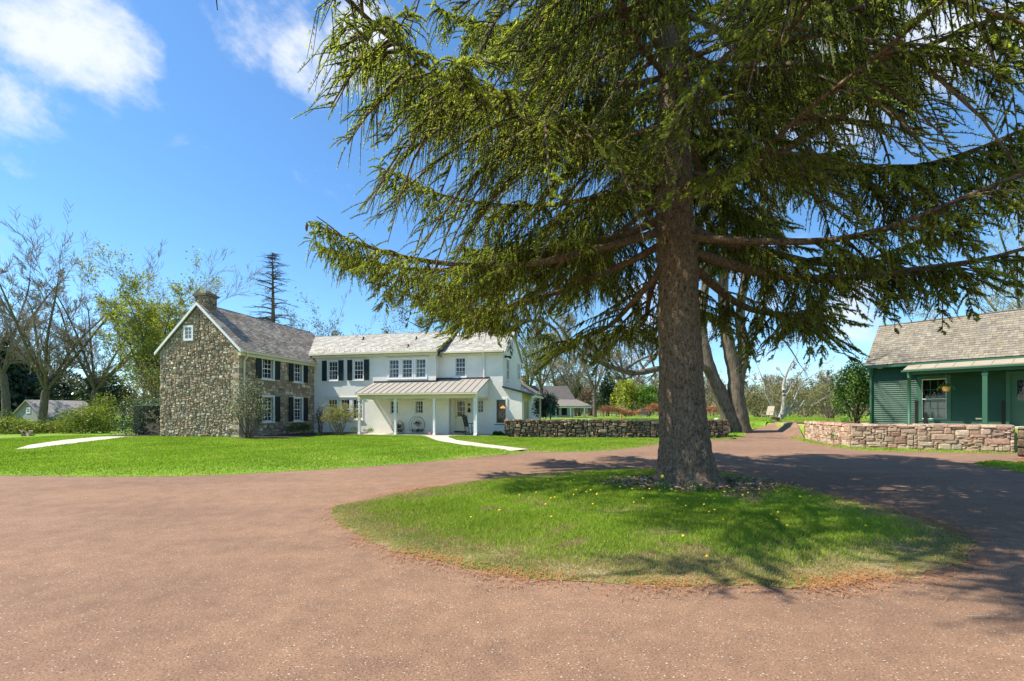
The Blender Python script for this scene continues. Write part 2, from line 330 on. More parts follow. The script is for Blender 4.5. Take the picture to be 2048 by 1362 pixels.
def smooth_poly(poly, it=2, rough=0., seed=0):
    p = np.array(poly, float)
    for _ in range(it):
        q = np.roll(p, -1, 0); p = np.stack([p*.75+q*.25, p*.25+q*.75], 1).reshape(-1, 2)
    if rough:
        rng = np.random.default_rng(seed); out = []
        for i in range(len(p)):
            a, b = p[i], p[(i+1) % len(p)]; n = max(1, int(np.hypot(*(b-a))/.12))
            for k in range(n): out.append(a+(b-a)*k/n)
        p = np.array(out); p += np.stack([wave(p[:, 0]*4, p[:, 1]*4, 1), wave(p[:, 0]*4, p[:, 1]*4, 5)], 1)*rough+rng.normal(0, rough*.35, p.shape)
    return [tuple(q) for q in p]
def sheet(name, poly, sp, lift, mt, rise=0., fall=.4, parent=None, jag=.2):
    P = np.array(poly); x0, y0 = P.min(0); x1, y1 = P.max(0); rng = np.random.default_rng(7)
    gx, gy = np.meshgrid(np.arange(x0, x1, sp), np.arange(y0, y1, sp)); G = np.stack([gx.ravel(), gy.ravel()], 1); G += rng.uniform(-jag, jag, G.shape)*sp
    G = G[pip(G, poly)]; G = G[dist_poly(G, poly) > sp*.4]
    vs = [Vector(p) for p in poly]+[Vector(p) for p in G]; n = len(poly)
    r = geometry.delaunay_2d_cdt(vs, [(i, (i+1) % n) for i in range(n)], [tuple(range(n))], 1, 1e-4)
    V = np.array([tuple(v) for v in r[0]]); d = dist_poly(V, poly)
    z = H(V[:, 0], V[:, 1])+lift+rise*(1-np.exp(-d/fall))
    return npmesh(name, np.column_stack([V, z]), [(np.array([f for f in r[2] if len(f) == 3]), None)], mt, parent, True)
def build_ground():
    xs = np.unique(np.concatenate([np.linspace(-700, -60, 12), np.linspace(-60, -4, 40), np.arange(-4, 28, .25), np.linspace(28, 70, 20), np.linspace(70, 700, 12)]))
    ys = np.unique(np.concatenate([np.linspace(-60, 12, 14), np.arange(12, 27.2, .22), np.linspace(27.2, 60, 50), np.linspace(60, 900, 16)]))
    X, Y = np.meshgrid(xs, ys); Z = H(X, Y)-.07
    nx, ny = len(xs), len(ys); i = np.arange(nx*ny).reshape(ny, nx)
    F = np.stack([i[:-1, :-1], i[:-1, 1:], i[1:, 1:], i[1:, :-1]], -1).reshape(-1, 4)
    struct(npmesh('ground', np.stack([X, Y, Z], -1).reshape(-1, 3), [(F, None)], M['lawn'], None, True))
build_ground()
def gp(px, py): Y = EYE*FPX/(py-HY); return ((px-CX)/FPX*Y, Y)
DRIVE = [(-60, -12), (30, -12), (30, 11.7), (14.6, 19.6), (14.7, 20.3), (16.3, 25.4), (17.2, 27.5), (24, 29.3), (24, 32.4), (19, 31.4), (15.6, 29.2), (13.4, 26.6), (12.3, 25), (9, 24), (-2, 24), (-20, 22), (-60, 14)]
struct(sheet('driveway', DRIVE, .6, -.012, M['drive']))
ISLAND = smooth_poly([gp(*p) for p in [(648, 1022), (690, 1062), (760, 1090), (830, 1112), (1000, 1147), (1200, 1164), (1450, 1172), (1700, 1168), (1880, 1140), (1960, 1100), (1930, 1062), (1800, 1022), (1650, 985), (1520, 955), (1420, 940), (1300, 936), (1100, 943), (950, 960), (800, 985), (690, 1006)]], 2, .06, 1)
LAWN_L = smooth_poly([gp(-500, 945), gp(0, 950), gp(200, 953), gp(400, 951), gp(600, 941), gp(800, 928), gp(950, 915), gp(1052, 906), gp(1052, 904), gp(975, 897), gp(905, 890), gp(878, 880), (-4.6, 26.6), (-4.9, 27.8), (-9, 28.8), (-18, 33), (-60, 45), (-70, 13)], 1, .03, 2)
LAWN_R = smooth_poly([gp(1062, 905), gp(1200, 903), gp(1260, 898), gp(1320, 890), gp(1400, 882.5), (12.6, 25.3), (12.2, 25.75), (5, 26.1), (-.2, 26.5), (-1.5, 27.6), (-3.9, 27.5), (-4.05, 26.4), gp(925, 893), gp(985, 900)], 1, .03, 3)
LAWN_T = smooth_poly([(12.35, 25.2), (12.9, 25.6), (14.0, 27.2), (15.9, 29.8), (19.2, 32), (24.5, 33), (60, 34), (60, 90), (1.5, 90), (1.5, 36), (1.5, 26.8), (12.2, 26.4)], 1, .02, 4)
STRIP_R = smooth_poly([gp(1570, 878), gp(1612, 884), gp(1690, 897.5), gp(1760, 902), (19.2, 16.7), (19.05, 17.2), (14.5, 19.5), (16.4, 25.3)], 1, .03, 5)
CORNER_R = smooth_poly([gp(1935, 928), gp(1990, 934), gp(2048, 947), (15.2, 9.2), (19, 9), (19, 13.2), (14.8, 13.2), gp(1990, 922)], 1, .03, 6)
struct(sheet('island_lawn', ISLAND, .3, -.008, M['thin'], .04, .6))
struct(sheet('lawn', LAWN_L, .7, -.008, M['lawn'], .06, .4))
struct(sheet('lawn', LAWN_R, .5, -.008, M['lawn'], .06, .4))
struct(sheet('lawn', LAWN_T, .7, -.008, M['lawn'], .05, .3))
struct(sheet('grass_verge', STRIP_R, .3, -.008, M['lawn'], .03, .2))
struct(sheet('grass_verge', CORNER_R, .3, -.008, M['lawn'], .05, .3))
def band(pts, w, n=6):
    p = [Vector(q) for q in pts]; a, b = [], []
    for i in range(len(p)):
        d = (p[min(i+1, len(p)-1)]-p[max(i-1, 0)]).normalized(); nn = Vector((-d.y, d.x))*w[i]/2; a.append(tuple(p[i]+nn)); b.append(tuple(p[i]-nn))
    return a+b[::-1]
PATH = band([(-4.5, 27.3), (-4.1, 25.2), (-3.2, 22.2), (-1.6, 19.6), (.3, 17.6)], [1.9, 1.1, 1.0, 1.0, 1.0])
struct(sheet('path', PATH, .4, .058, M['concrete']))
PATH2 = band([gp(45, 904), gp(100, 896), gp(170, 887), gp(225, 880.5), gp(300, 878)], [.4, 1.3, 1.7, 1.5, 1.3])
struct(sheet('path', PATH2, .4, .075, M['concrete']))
off_path = lambda P: ~pip(P, PATH) & ~pip(P, PATH2)
struct(sheet('mulch_bed', smooth_poly([gp(455, 884), gp(520, 886), gp(610, 881), gp(680, 876), gp(735, 872), (-8.5, 30.3), (-13.5, 31), (-14.4, 25)], 1, .04, 8), .4, .075, M['mulch'], .05, .4))
struct(sheet('mulch_bed', smooth_poly([gp(210, 879.5), gp(260, 880), gp(322, 878.5), (-20, 27), (-24, 27.5)], 1, .04, 8), .4, .075, M['mulch'], .04, .4))

# ------------------------------------------------------------------ masonry, shingles, clapboards, windows
def masonry(mb, F, W_, H_, inside, seed, cw, ch, ws, hs, pal, dep, joint, rough=1.):
    rng = random.Random(seed); nu, nv = int(round(W_/cw)), int(round(H_/ch)); occ = [[inside((i+.5)*cw, (j+.5)*ch) for i in range(nu)] for j in range(nv)]
    for j in range(nv):
        for i in range(nu):
            if not occ[j][i]: continue
            w = rng.choice(ws); h = rng.choice(hs); k = 1
            while k < w and i+k < nu and occ[j][i+k]: k += 1
            w = k; g = 1
            while g < h and j+g < nv and all(occ[j+g][i:i+w]): g += 1
            h = g
            for b in range(h):
                for a in range(w): occ[j+b][i+a] = False
            u0, u1, v0, v1 = i*cw, (i+w)*cw, j*ch, (j+h)*ch; jt = joint/2; q = min(w*cw, h*ch)
            J = lambda s=.10: rng.uniform(-s, s)*q*rough
            c = q*.22*rough; pts = []
            for (a, b) in [(u0+c, v0), (u1-c, v0), (u1, v0+c), (u1, v1-c), (u1-c, v1), (u0+c, v1), (u0, v1-c), (u0, v0+c)]:
                a = min(max(a+J(), u0-.01), u1+.01); b = min(max(b+J(), v0-.01), v1+.01)
                pts.append((a, b))
            mu, mv = (u0+u1)/2, (v0+v1)/2; d = rng.uniform(*dep); sx, sy = rng.uniform(-.25, .25), rng.uniform(-.3, .3)
            def ins(p, k): return (mu+(p[0]-mu)*k, mv+(p[1]-mv)*k)
            k0 = 1-jt/max(q/2, .02)
            V = [F(*ins(p, k0), -.012) for p in pts]; V += [F(*ins(p, k0*.97), d*.55) for p in pts]
            V += [F(*ins(p, k0*.70), d*(1+sx*(p[0]-mu)/q+sy*(p[1]-mv)/q)+rng.uniform(-.12, .12)*d) for p in pts]; V.append(F(mu, mv, d*rng.uniform(.95, 1.2)))
            fs = []
            for a in range(8):
                b = (a+1) % 8; fs += [(a, b, 8+b, 8+a), (8+a, 8+b, 16+b, 16+a), (16+a, 16+b, 24)]
            col = rng.choice(pal); m = rng.uniform(.72, 1.25); mb.mesh(V, fs, (col[0]*m, col[1]*m, col[2]*m))
def holes_wall(mb, F, u0, u1, v0, v1, holes, rev, col=(.5, .5, .5)):
    us = sorted({u0, u1, *[h[0] for h in holes], *[h[1] for h in holes]}); vs = sorted({v0, v1, *[h[2] for h in holes], *[h[3] for h in holes]})
    for i in range(len(us)-1):
        for j in range(len(vs)-1):
            a, b = (us[i]+us[i+1])/2, (vs[j]+vs[j+1])/2
            if any(h[0] < a < h[1] and h[2] < b < h[3] for h in holes): continue
            mb.face([F(us[i], vs[j]), F(us[i+1], vs[j]), F(us[i+1], vs[j+1]), F(us[i], vs[j+1])], col)
    for a, b, c, d in holes:
        for p, q in (((a, c), (b, c)), ((b, c), (b, d)), ((b, d), (a, d)), ((a, d), (a, c))):
            mb.face([F(*p), F(*p, -rev), F(*q, -rev), F(*q)], col)
def window(parent, F, u0, u1, v0, v1, cols=3, rows=4, rail=True, casing=.085, rev=.12, mt='trim', curtain=None, proud=.03, sill=True, name='window', room=.9, label=None, bar=.022):
    m = MB(); c = casing
    if c:
        for a, b, e, f in ((u0-c, u0, v0-c*.6, v1+c), (u1, u1+c, v0-c*.6, v1+c), (u0, u1, v1, v1+c), (u0, u1, v0-c*.6, v0)): m.fbox(F, a, b, e, f, -.02, proud)
    s = .045; w0, w1 = -rev*.75, -rev*.75+.04
    for a, b, e, f in ((u0, u0+s, v0, v1), (u1-s, u1, v0, v1), (u0+s, u1-s, v0, v0+s*1.3), (u0+s, u1-s, v1-s, v1)): m.fbox(F, a, b, e, f, w0, w1)
    if rail: m.fbox(F, u0+s, u1-s, (v0+v1)/2-.025, (v0+v1)/2+.025, w0, w1+.012)
    for i in range(1, cols): x = u0+s+(u1-u0-2*s)*i/cols; m.fbox(F, x-bar/2, x+bar/2, v0+s, v1-s, w0+.008, w1-.006)
    for j in range(1, rows):
        if rail and j*2 == rows: continue
        y = v0+s+(v1-v0-2*s)*j/rows; m.fbox(F, u0+s, u1-s, y-bar/2, y+bar/2, w0+.01, w1-.008)
    o = m.build(name, M[mt], parent)
    if label: o['label'] = label
    g = MB(); g.face([F(u0+s, v0+s, w0+.015), F(u1-s, v0+s, w0+.015), F(u1-s, v1-s, w0+.015), F(u0+s, v1-s, w0+.015)]); g.build('pane', M['glass'], o)
    if sill:
        k = MB(); k.fbox(F, u0-c-.03, u1+c+.03, v0-c*.6-.05, v0-c*.6, -.02, proud+.05); k.build('sill', M[mt], o)
    r = MB(); e = .0; d = -rev-room
    P = [F(u0-.0, v0, -rev), F(u1, v0, -rev), F(u1, v1, -rev), F(u0, v1, -rev), F(u0, v0, d), F(u1, v0, d), F(u1, v1, d), F(u0, v1, d)]
    r.mesh(P, [(0, 1, 5, 4), (1, 2, 6, 5), (2, 3, 7, 6), (3, 0, 4, 7), (4, 5, 6, 7)]); r.build('room', M['interior'], o)
    if curtain:
        for k, (a, b, e, f) in enumerate(curtain):
            q = MB(); n = 14; a, b, e, f = u0+(u1-u0)*a, u0+(u1-u0)*b, v0+(v1-v0)*e, v0+(v1-v0)*f
            for i in range(n):
                x, y = a+(b-a)*i/n, a+(b-a)*(i+1)/n; wa, wb = -rev-.09+.02*math.sin(i*1.9), -rev-.09+.02*math.sin((i+1)*1.9)
                q.face([F(x, e, wa), F(y, e, wb), F(y, f, wb), F(x, f, wa)])
            q.build('curtain', M['curtain'], o)
    return o
def shutter(parent, F, u0, u1, v0, v1, w=.05):
    m = MB(); t = .05
    m.fbox(F, u0, u1, v0, v1, w, w+.022)
    for a, b, e, f in ((u0, u0+t, v0, v1), (u1-t, u1, v0, v1), (u0+t, u1-t, v0, v0+t*1.4), (u0+t, u1-t, v1-t, v1), (u0+t, u1-t, (v0+v1)/2-t/2, (v0+v1)/2+t/2)): m.fbox(F, a, b, e, f, w+.022, w+.042)
    n = 11
    for h0, h1 in ((v0+t*1.4, (v0+v1)/2-t/2), ((v0+v1)/2+t/2, v1-t)):
        for i in range(n):
            y = h0+(h1-h0)*(i+.5)/n; m.fbox(F, u0+t, u1-t, y-.012, y+.012, w+.022, w+.034)
    return m.build('shutter', M['shutter'], parent)
def shingles(mb, O, U, V, ulen, vlen, expo, wid, colf, seed=0, thick=.014, wob=.012, lift=.022):
    O, U, V = Vector(O), Vector(U).normalized(), Vector(V).normalized(); Nn = U.cross(V).normalized()
    if Nn.z < 0: Nn = -Nn
    rng = random.Random(seed); nr = int(math.ceil(vlen/expo))
    for j in range(nr):
        v0 = j*expo; v1 = min(v0+expo*1.25, vlen); u = -rng.random()*wid
        while u < ulen:
            w = wid*rng.uniform(.75, 1.2); a, b = max(u, 0), min(u+w, ulen); u += w
            if b-a < .03: continue
            dv = rng.uniform(-.008, .004); wb = wob*float(wave((a+b)*1.1, v0*2, seed)); t0 = thick+rng.uniform(0, .006)
            g = .003
            P = [O+U*(a+g)+V*(v0+dv)+Nn*(lift+wb), O+U*(b-g)+V*(v0+dv)+Nn*(lift+wb), O+U*(b-g)+V*v1+Nn*(lift+wb), O+U*(a+g)+V*v1+Nn*(lift+wb)]
            Q = [P[0]+Nn*t0, P[1]+Nn*(t0+rng.uniform(0, .003)), P[2]+Nn*.004, P[3]+Nn*.004]
            c = colf((a+b)/2, v0, rng); mb.mesh(P+Q, [(4, 5, 6, 7), (0, 1, 5, 4), (0, 4, 7, 3), (1, 2, 6, 5)], c)
def slab(mb, P, th, col=(.5, .5, .5)):    # P: 4 points of the upper face, thickness straight down
    Q = [Vector(p)-Vector((0, 0, th)) for p in P]; mb.hexa([*Q, *[Vector(p) for p in P]], col)
def clap(mb, F, u0, u1, v0, v1, holes, expo=.105):
    n = int(round((v1-v0)/expo)); e = (v1-v0)/n
    for j in range(n):
        a, b = v0+j*e, v0+(j+1)*e; iv = [(u0, u1)]
        for h in holes:
            if h[2] < b-.002 and h[3] > a+.002:
                nv = []
                for p, q in iv:
                    if h[0] > p: nv.append((p, min(q, h[0])))
                    if h[1] < q: nv.append((max(p, h[1]), q))
                iv = [k for k in nv if k[1]-k[0] > .01]
        for p, q in iv: mb.mesh([F(p, a, .0), F(q, a, .0), F(q, a, .045), F(p, a, .045), F(q, b, .004), F(p, b, .004)], [(0, 1, 2, 3), (3, 2, 4, 5)])

# ------------------------------------------------------------------ the stone house and the white house
HA = R(12.75); HC = (-13.32, 30.6, 0)
GREYS = [(.46, .37, .26), (.37, .30, .215), (.53, .44, .32), (.44, .33, .22), (.33, .275, .20), (.50, .39, .26), (.57, .49, .37), (.38, .26, .16), (.28, .235, .17)]
def slate_old(u, v, rng):
    k = .5+.5*float(wave(u*.9, v*1.6, 3)); b = rng.choice([(.32, .26, .20), (.28, .235, .185), (.36, .31, .25), (.29, .21, .16), (.26, .23, .19), (.42, .38, .31)]); m = .8+.3*k*rng.uniform(.8, 1.1)
    return tuple(x*m for x in b)
def slate_pale(u, v, rng):
    k = float(wave(u*1.1, v*1.8, 8)); q = rng.random()+.5*k
    if q > 1.15: b = rng.choice([(.36, .25, .19), (.33, .23, .18)])
    elif q > .80: b = (.47, .43, .36)
    else: b = rng.choice([(.56, .54, .47), (.52, .50, .44), (.61, .59, .52)])
    m = rng.uniform(.62, .86); return tuple(x*m for x in b)
def wood_shake(u, v, rng):
    k = float(wave(u*.8, v*1.3, 2)); b = rng.choice([(.33, .29, .225), (.29, .255, .20), (.36, .315, .24), (.26, .23, .185), (.31, .26, .185)]); m = rng.uniform(.64, .82)*(1+.10*k); return (b[0]*m, b[1]*m, b[2]*m)
def plumb(mb, F, u, w, z0, z1, r=.04, out=0., top=True):
    pts = [F(u, z1, w+out), F(u, z1-.12, w+out), F(u, z1-.34, w+.07), F(u, z0+.12, w+.07), F(u, z0, w+.2)] if out else [F(u, z1, w+.07), F(u, z0+.12, w+.07), F(u, z0, w+.2)]
    mb.tube(pts, r, 10)
def stone_house():
    t = thing('stone_house', 'rubble stone house wing with stone chimney and slate roof, left of the white house', 'house', HC, -HA)
    Wd, s0, s1, ez, rz = 5.27, -6.24, 3.2, 5.0, 7.46
    FG = face_frame((-Wd, s0, 0), (1, 0, 0), (0, -1, 0)); FF = face_frame((0, s0, 0), (0, 1, 0), (1, 0, 0))
    mid = Wd/2
    m = MB(); m.face([FG(0, -.3), FG(Wd, -.3), FG(Wd, ez), FG(mid, rz), FG(0, ez)])
    g = m.build('gable_wall', M['mortar'], t)
    ins = lambda u, v: v < ez+(rz-ez)*(1-abs(u-mid)/mid)-.08 and not (1.62 < u < 2.42 and 5.42 < v < 6.45)
    k = MB(); masonry(k, FG, Wd, rz+.05, ins, 11, .085, .062, [1, 2, 2, 3, 3, 4], [1, 1, 2, 2, 3], GREYS, (.03, .085), .018)
    k.build('stonework', M['stone'], g)
    wins = [(1.60, 2.47, 3.50, 4.66), (4.24, 5.0, 3.50, 4.66), (1.60, 2.47, 1.02, 2.44), (4.22, 5.0, 1.02, 2.44)]
    m = MB(); holes_wall(m, FF, 0, s1-s0, -.3, ez, wins, .16); f = m.build('front_wall', M['mortar'], t)
    ins = lambda u, v: v < ez-.08 and not any(a-.12 < u < b+.12 and c-.10 < v < d+.14 for a, b, c, d in wins)
    k = MB(); masonry(k, FF, 6.3, ez, ins, 12, .10, .075, [2, 3, 3, 4, 5], [1, 2, 2, 3], [tuple(x*1.08 for x in c) for c in GREYS], (.02, .055), .024)
    # corner stones shared by both faces
    z = .1
    rq = random.Random(5)
    while z < ez-.25:
        h = rq.uniform(.16, .3); c = rq.choice(GREYS); a, b = rq.uniform(.25, .5), rq.uniform(.25, .5)
        k.box(-a, .05, s0-.06, s0+b, z, min(z+h, ez-.05)-.02, tuple(x*1.15 for x in c)); z += h
    k.build('stonework', M['stone'], f)
    m = MB(); FL = face_frame((-Wd, s1, 0), (0, -1, 0), (-1, 0, 0)); m.face([FL(0, -.3), FL(s1-s0, -.3), FL(s1-s0, ez), FL(0, ez)])
    m.face([(-Wd, s1, -.3), (0, s1, -.3), (0, s1, ez), (-mid, s1, rz), (-Wd, s1, ez)]); m.build('back_wall', M['mortar'], t)
    for i, (a, b, c, d) in enumerate(wins):
        window(t, FF, a, b, c, d, 3, 4 if i < 2 else 6, casing=.095, rev=.16, proud=.07)
        shutter(t, FF, a-.48, a-.10, c-.02, d+.05, .075); shutter(t, FF, b+.10, b+.48, c-.02, d+.05, .075)
    FG2 = face_frame((-Wd, s0-.06, 0), (1, 0, 0), (0, -1, 0))
    m = MB()
    for a, b, e, q in ((1.70, 1.80, 5.50, 6.34), (2.24, 2.34, 5.50, 6.34), (1.80, 2.24, 6.24, 6.34), (1.80, 2.24, 5.50, 5.62)): m.fbox(FG2, a, b, e, q, -.05, .04)
    m.fbox(FG2, 2.01, 2.03, 5.62, 6.24, -.03, .02); m.fbox(FG2, 1.80, 2.24, 5.82, 5.84, -.03, .02); m.fbox(FG2, 1.80, 2.24, 6.03, 6.05, -.03, .02)
    w = m.build('window', M['trim'], t); w['label'] = 'small white six pane window high in the stone gable'
    m = MB(); m.fbox(FG2, 1.80, 2.24, 5.62, 6.24, -.05, -.02); m.build('pane', mat('gable_pane', base=(.25, .27, .30), rough=.15, spec=.6, noise=(4, .5)), w)
    # roof
    o = .22; k = (rz-ez)/mid; top = rz+.10
    r = MB()
    for sg in (-1, 1):
        e = Vector((-mid+sg*(mid+o), 0, top-k*(mid+o))); p = [Vector((e.x, s0-.14, e.z)), Vector((e.x, s1+.1, e.z)), Vector((-mid, s1+.1, top)), Vector((-mid, s0-.14, top))]
        slab(r, p, .09, (.2, .18, .16))
        vl = math.hypot(mid+o, k*(mid+o)); shingles(r, p[0], (0, 1, 0), (p[3]-p[0]), s1-s0+.24, vl, .155, .27, slate_old, 21+sg, .016, .02)
    r.box(-mid-.05, -mid+.05, s0+.95, s1+.1, top+.005, top+.035, (.25, .2, .18))
    roof = r.build('roof', M['slate'], t)
    # chimney
    c = MB(); cx0, cx1, cy0, cy1 = -mid-.40, -mid+.36, s0+.10, s0+.82
    c.box(cx0, cx1, cy0, cy1, 6.7, 7.98); ch = c.build('chimney', M['mortar'], roof)
    c = MB()
    for F, w_ in ((face_frame((cx0, cy0, 6.75), (1, 0, 0), (0, -1, 0)), cx1-cx0), (face_frame((cx1, cy0, 6.75), (0, 1, 0), (1, 0, 0)), cy1-cy0), (face_frame((cx1, cy1, 6.75), (-1, 0, 0), (0, 1, 0)), cx1-cx0), (face_frame((cx0, cy1, 6.75), (0, -1, 0), (-1, 0, 0)), cy1-cy0)):
        masonry(c, F, w_, 1.2, lambda u, v: True, 31, .085, .08, [2, 3], [1, 2], [tuple(x*.6 for x in q) for q in GREYS], (.02, .05), .02)
    c.box(cx0-.07, cx1+.07, cy0-.07, cy1+.07, 7.99, 8.12, (.16, .13, .10)); rr = random.Random(3)
    for i in range(4):
        for j in range(4):
            x, y = cx0+(cx1-cx0)*i/4, cy0+(cy1-cy0)*j/4
            if i in (0, 3) or j in (0, 3): c.box(x+.01, x+.18, y+.01, y+.17, 8.123, 8.2+rr.random()*.09, tuple(q*rr.uniform(.5, .8) for q in rr.choice(GREYS)))
    c.build('stonework', M['stone'], ch)
    # white rake boards and gutter
    m = MB()
    for sg in (-1, 1):
        e = Vector((-mid+sg*(mid+o+.02), s0-.17, top-k*(mid+o+.02)-.04)); a = Vector((-mid, s0-.17, top-.04)); d = Vector((0, .05, 0)); dn = Vector((0, 0, -.09)); up = Vector((0, 0, .07))
        m.hexa([e+dn, a+dn, a+dn+d, e+dn+d, e+up, a+up, a+up+d, e+up+d])
    m.build('rake_board', M['trim'], t)
    ge = top-k*(mid+o)
    m = MB(); m.box(o-.02, o+.11, s0-.12, .05, ge-.13, ge-.01); m.box(.02, o-.02, s0-.1, 0, ge-.30, ge-.14); m.build('gutter', M['cream'], t)
    m = MB(); m.tube([(o+.05, s0+.30, ge-.12), (o+.05, s0+.30, ge-.28), (.13, s0+.22, ge-.55), (.13, s0+.22, .2), (.2, s0+.2, .06)], .045, 10); m.build('downspout', M['cream'], t)
    return t
def white_house():
    t = thing('white_house', 'long white stucco house with pale slate roof and metal-roofed front porch', 'house', HC, -HA)
    s2 = .5; xa, xb, xc, xd = 8.75, 9.60, 12.96, 14.17; ez = 5.36
    F0 = face_frame((0, 0, 0), (1, 0, 0), (0, -1, 0)); F2 = face_frame((0, s2, 0), (1, 0, 0), (0, -1, 0))
    up = [(1.10, 1.79, 3.70, 4.93), (2.99, 3.66, 3.70, 4.93)]; tri = [(a, b, 3.76, 4.93) for a, b in ((5.52, 6.20), (6.44, 7.12), (7.37, 8.05))]
    low = [(a, b, 1.12, 2.40) for a, b in ((1.08, 1.76), (2.0, 2.68), (2.90, 3.58))]; pw = [(5.60, 6.15, 1.46, 2.28), (7.32, 7.87, 1.46, 2.28)]
    m = MB(); holes_wall(m, F0, 0, xa, -.3, ez, up+tri+low+pw, .12)
    m.face([F0(xa, -.3), F0(xb, -.3), F0(xb, 2.75), F0(xa, 2.75)]); m.face([(xb, 0, -.3), (xb, s2, -.3), (xb, s2, 2.75), (xb, 0, 2.75)])
    m.face([(xa, 0, 2.75), (xa, s2, 2.75), (xa, s2, ez), (xa, 0, ez)])
    ru = (9.86, 10.52, 3.82, 5.0); pr = (11.32, 11.72, 1.50, 2.30); lw = (12.56, 13.15, .88, 2.32); dr = (9.84, 10.60, .30, 2.38)
    holes_wall(m, F2, xa, xc, 2.75, ez, [ru], .12); holes_wall(m, F2, xb, xd, -.3, 2.75, [dr, pr, lw], .12)
    # side gable of the main body
    gw = s2+5.6; rm = s2+2.8; rz = 7.0
    FS = face_frame((xc, s2, 0), (0, 1, 0), (1, 0, 0)); gws = [(1.05, 1.62, 3.65, 4.95)]
    holes_wall(m, FS, 0, 5.6, 2.75, ez, gws, .1); m.face([FS(0, ez), FS(5.6, ez), FS(2.8, rz)])
    m.face([(0, 6.2, -.3), (xc, 6.2, -.3), (xc, 6.2, ez), (0, 6.2, ez)]); m.face([(xc, gw, -.3), (xc, gw, 2.75), (xc, s2+3.2, 2.75), (xc, s2+3.2, -.3)])
    wall = m.build('wall', M['stucco'], t)
    # lean-to sunroom on the right end
    m = MB(); zt, ze = 3.18, 2.62; sl = (zt-ze)/(xd+.75-xc)
    m.face([F2(xc, 2.75), F2(xd, 2.75), F2(xd, zt-sl*(xd-xc)-.1), F2(xc, zt-.1)])
    FE = face_frame((xd, s2, 0), (0, 1, 0), (1, 0, 0)); ew = [(.65, 1.30, .45, 2.25), (1.45, 2.10, .45, 2.25)]
    holes_wall(m, FE, 0, 3.2, -.3, zt-sl*(xd-xc)-.1, ew, .1); m.face([(xd, s2+3.2, -.3), (xc, s2+3.2, -.3), (xc, s2+3.2, zt), (xd, s2+3.2, ze+.2)])
    lt = m.build('sunroom', M['stucco'], t)
    m = MB(); slab(m, [(xc-.02, s2-.16, zt), (xd+.78, s2-.16, ze), (xd+.78, s2+3.4, ze), (xc-.02, s2+3.4, zt)], .10); m.build('roof', M['lead'], lt)
    m = MB(); m.box(xd+.60, xd+.70, s2+2.95, s2+3.05, -.1, ze-.02); m.box(xd+.70, xd+.80, s2-.15, s2+3.4, ze-.16, ze-.02); m.build('post', M['cream'], lt)
    for i, w in enumerate(ew): window(lt, FE, *w, 1, 1, False, .06, .1, 'cream', sill=False, room=.8)
    window(t, F0, *up[0], 3, 4, curtain=[(0, .34, 0, .5)]); window(t, F0, *up[1], 3, 4, curtain=[(.72, 1, 0, .55)])
    for a, b, c, d in up: shutter(t, F0, a-.44, a-.10, c-.06, d+.06, .035); shutter(t, F0, b+.10, b+.46, c-.06, d+.06, .035)
    for i, w in enumerate(tri): window(t, F0, *w, 3, 4, casing=.10, curtain=[[(0, .3, .05, .7)], None, [(0, .35, 0, .95), (.6, 1, 0, .6)]][i] or None)
    for w in low: window(t, F0, *w, 3, 4 if w is not low[2] else 4, casing=.10)
    for w in pw: window(t, F0, *w, 3, 3, False, casing=.07)
    window(t, F2, *ru, 3, 4, curtain=[(.05, .9, .02, .22)]); window(t, F2, *pr, 2, 3, False, casing=.07)
    lo = window(t, F2, *lw, 3, 4, True, casing=.10, mt='sash', label='grey-sashed ground floor window with an orange lamp glowing inside', room=1.2, rev=.1)
    c = MB()
    for a, b, e, q in ((lw[0]-.11, lw[0]-.001, lw[2]-.12, lw[3]+.11), (lw[1]+.001, lw[1]+.11, lw[2]-.12, lw[3]+.11), (lw[0]-.001, lw[1]+.001, lw[3]+.001, lw[3]+.11), (lw[0]-.001, lw[1]+.001, lw[2]-.12, lw[2]-.001)): c.fbox(F2, a, b, e, q, -.01, .04)
    c.build('casing', M['trim'], lo)
    g = MB(); x, y = 12.86, s2+.40; g.tube([(x, y, 1.98), (x, y, 1.93), (x, y, 1.83), (x, y, 1.80)], [.03, .06, .17, .16], 14); g.tube([(x, y, 1.98), (x, y, 2.3)], .006, 5); g.build('pendant_lamp', M['lampglow'], lo)
    window(t, FS, *gws[0], 1, 2, True, casing=.07, rev=.1); FS2 = face_frame((xc+.005, s2, 0), (0, 1, 0), (1, 0, 0))
    for u0, u1, v0, v1 in ((2.1, 2.55, 5.35, 6.35), (4.45, 4.9, 3.95, 5.0)):
        m = MB()
        for a, b, e, q in ((u0-.07, u0, v0-.07, v1+.07), (u1, u1+.07, v0-.07, v1+.07), (u0, u1, v1, v1+.07), (u0, u1, v0-.07, v0), (u0, u1, (v0+v1)/2-.02, (v0+v1)/2+.02)): m.fbox(FS2, a, b, e, q, 0, .05)
        w = m.build('window', M['trim'], t); m = MB(); m.fbox(FS2, u0, u1, v0, v1, 0, .02); m.build('pane', mat('side_pane', base=(.18, .22, .22), rough=.1, spec=.6), w)
    # window heads (thin ledges over the openings)
    for a, b, z in ((.85, 2.0, 5.05), (2.75, 3.9, 5.05), (5.3, 8.3, 5.06), (.9, 3.8, 2.52), (5.45, 6.3, 2.38), (7.17, 8.02, 2.38)): m = MB(); m.fbox(F0, a, b, z, z+.035, 0, .07); m.build('drip_ledge', M['cream'], t)
    
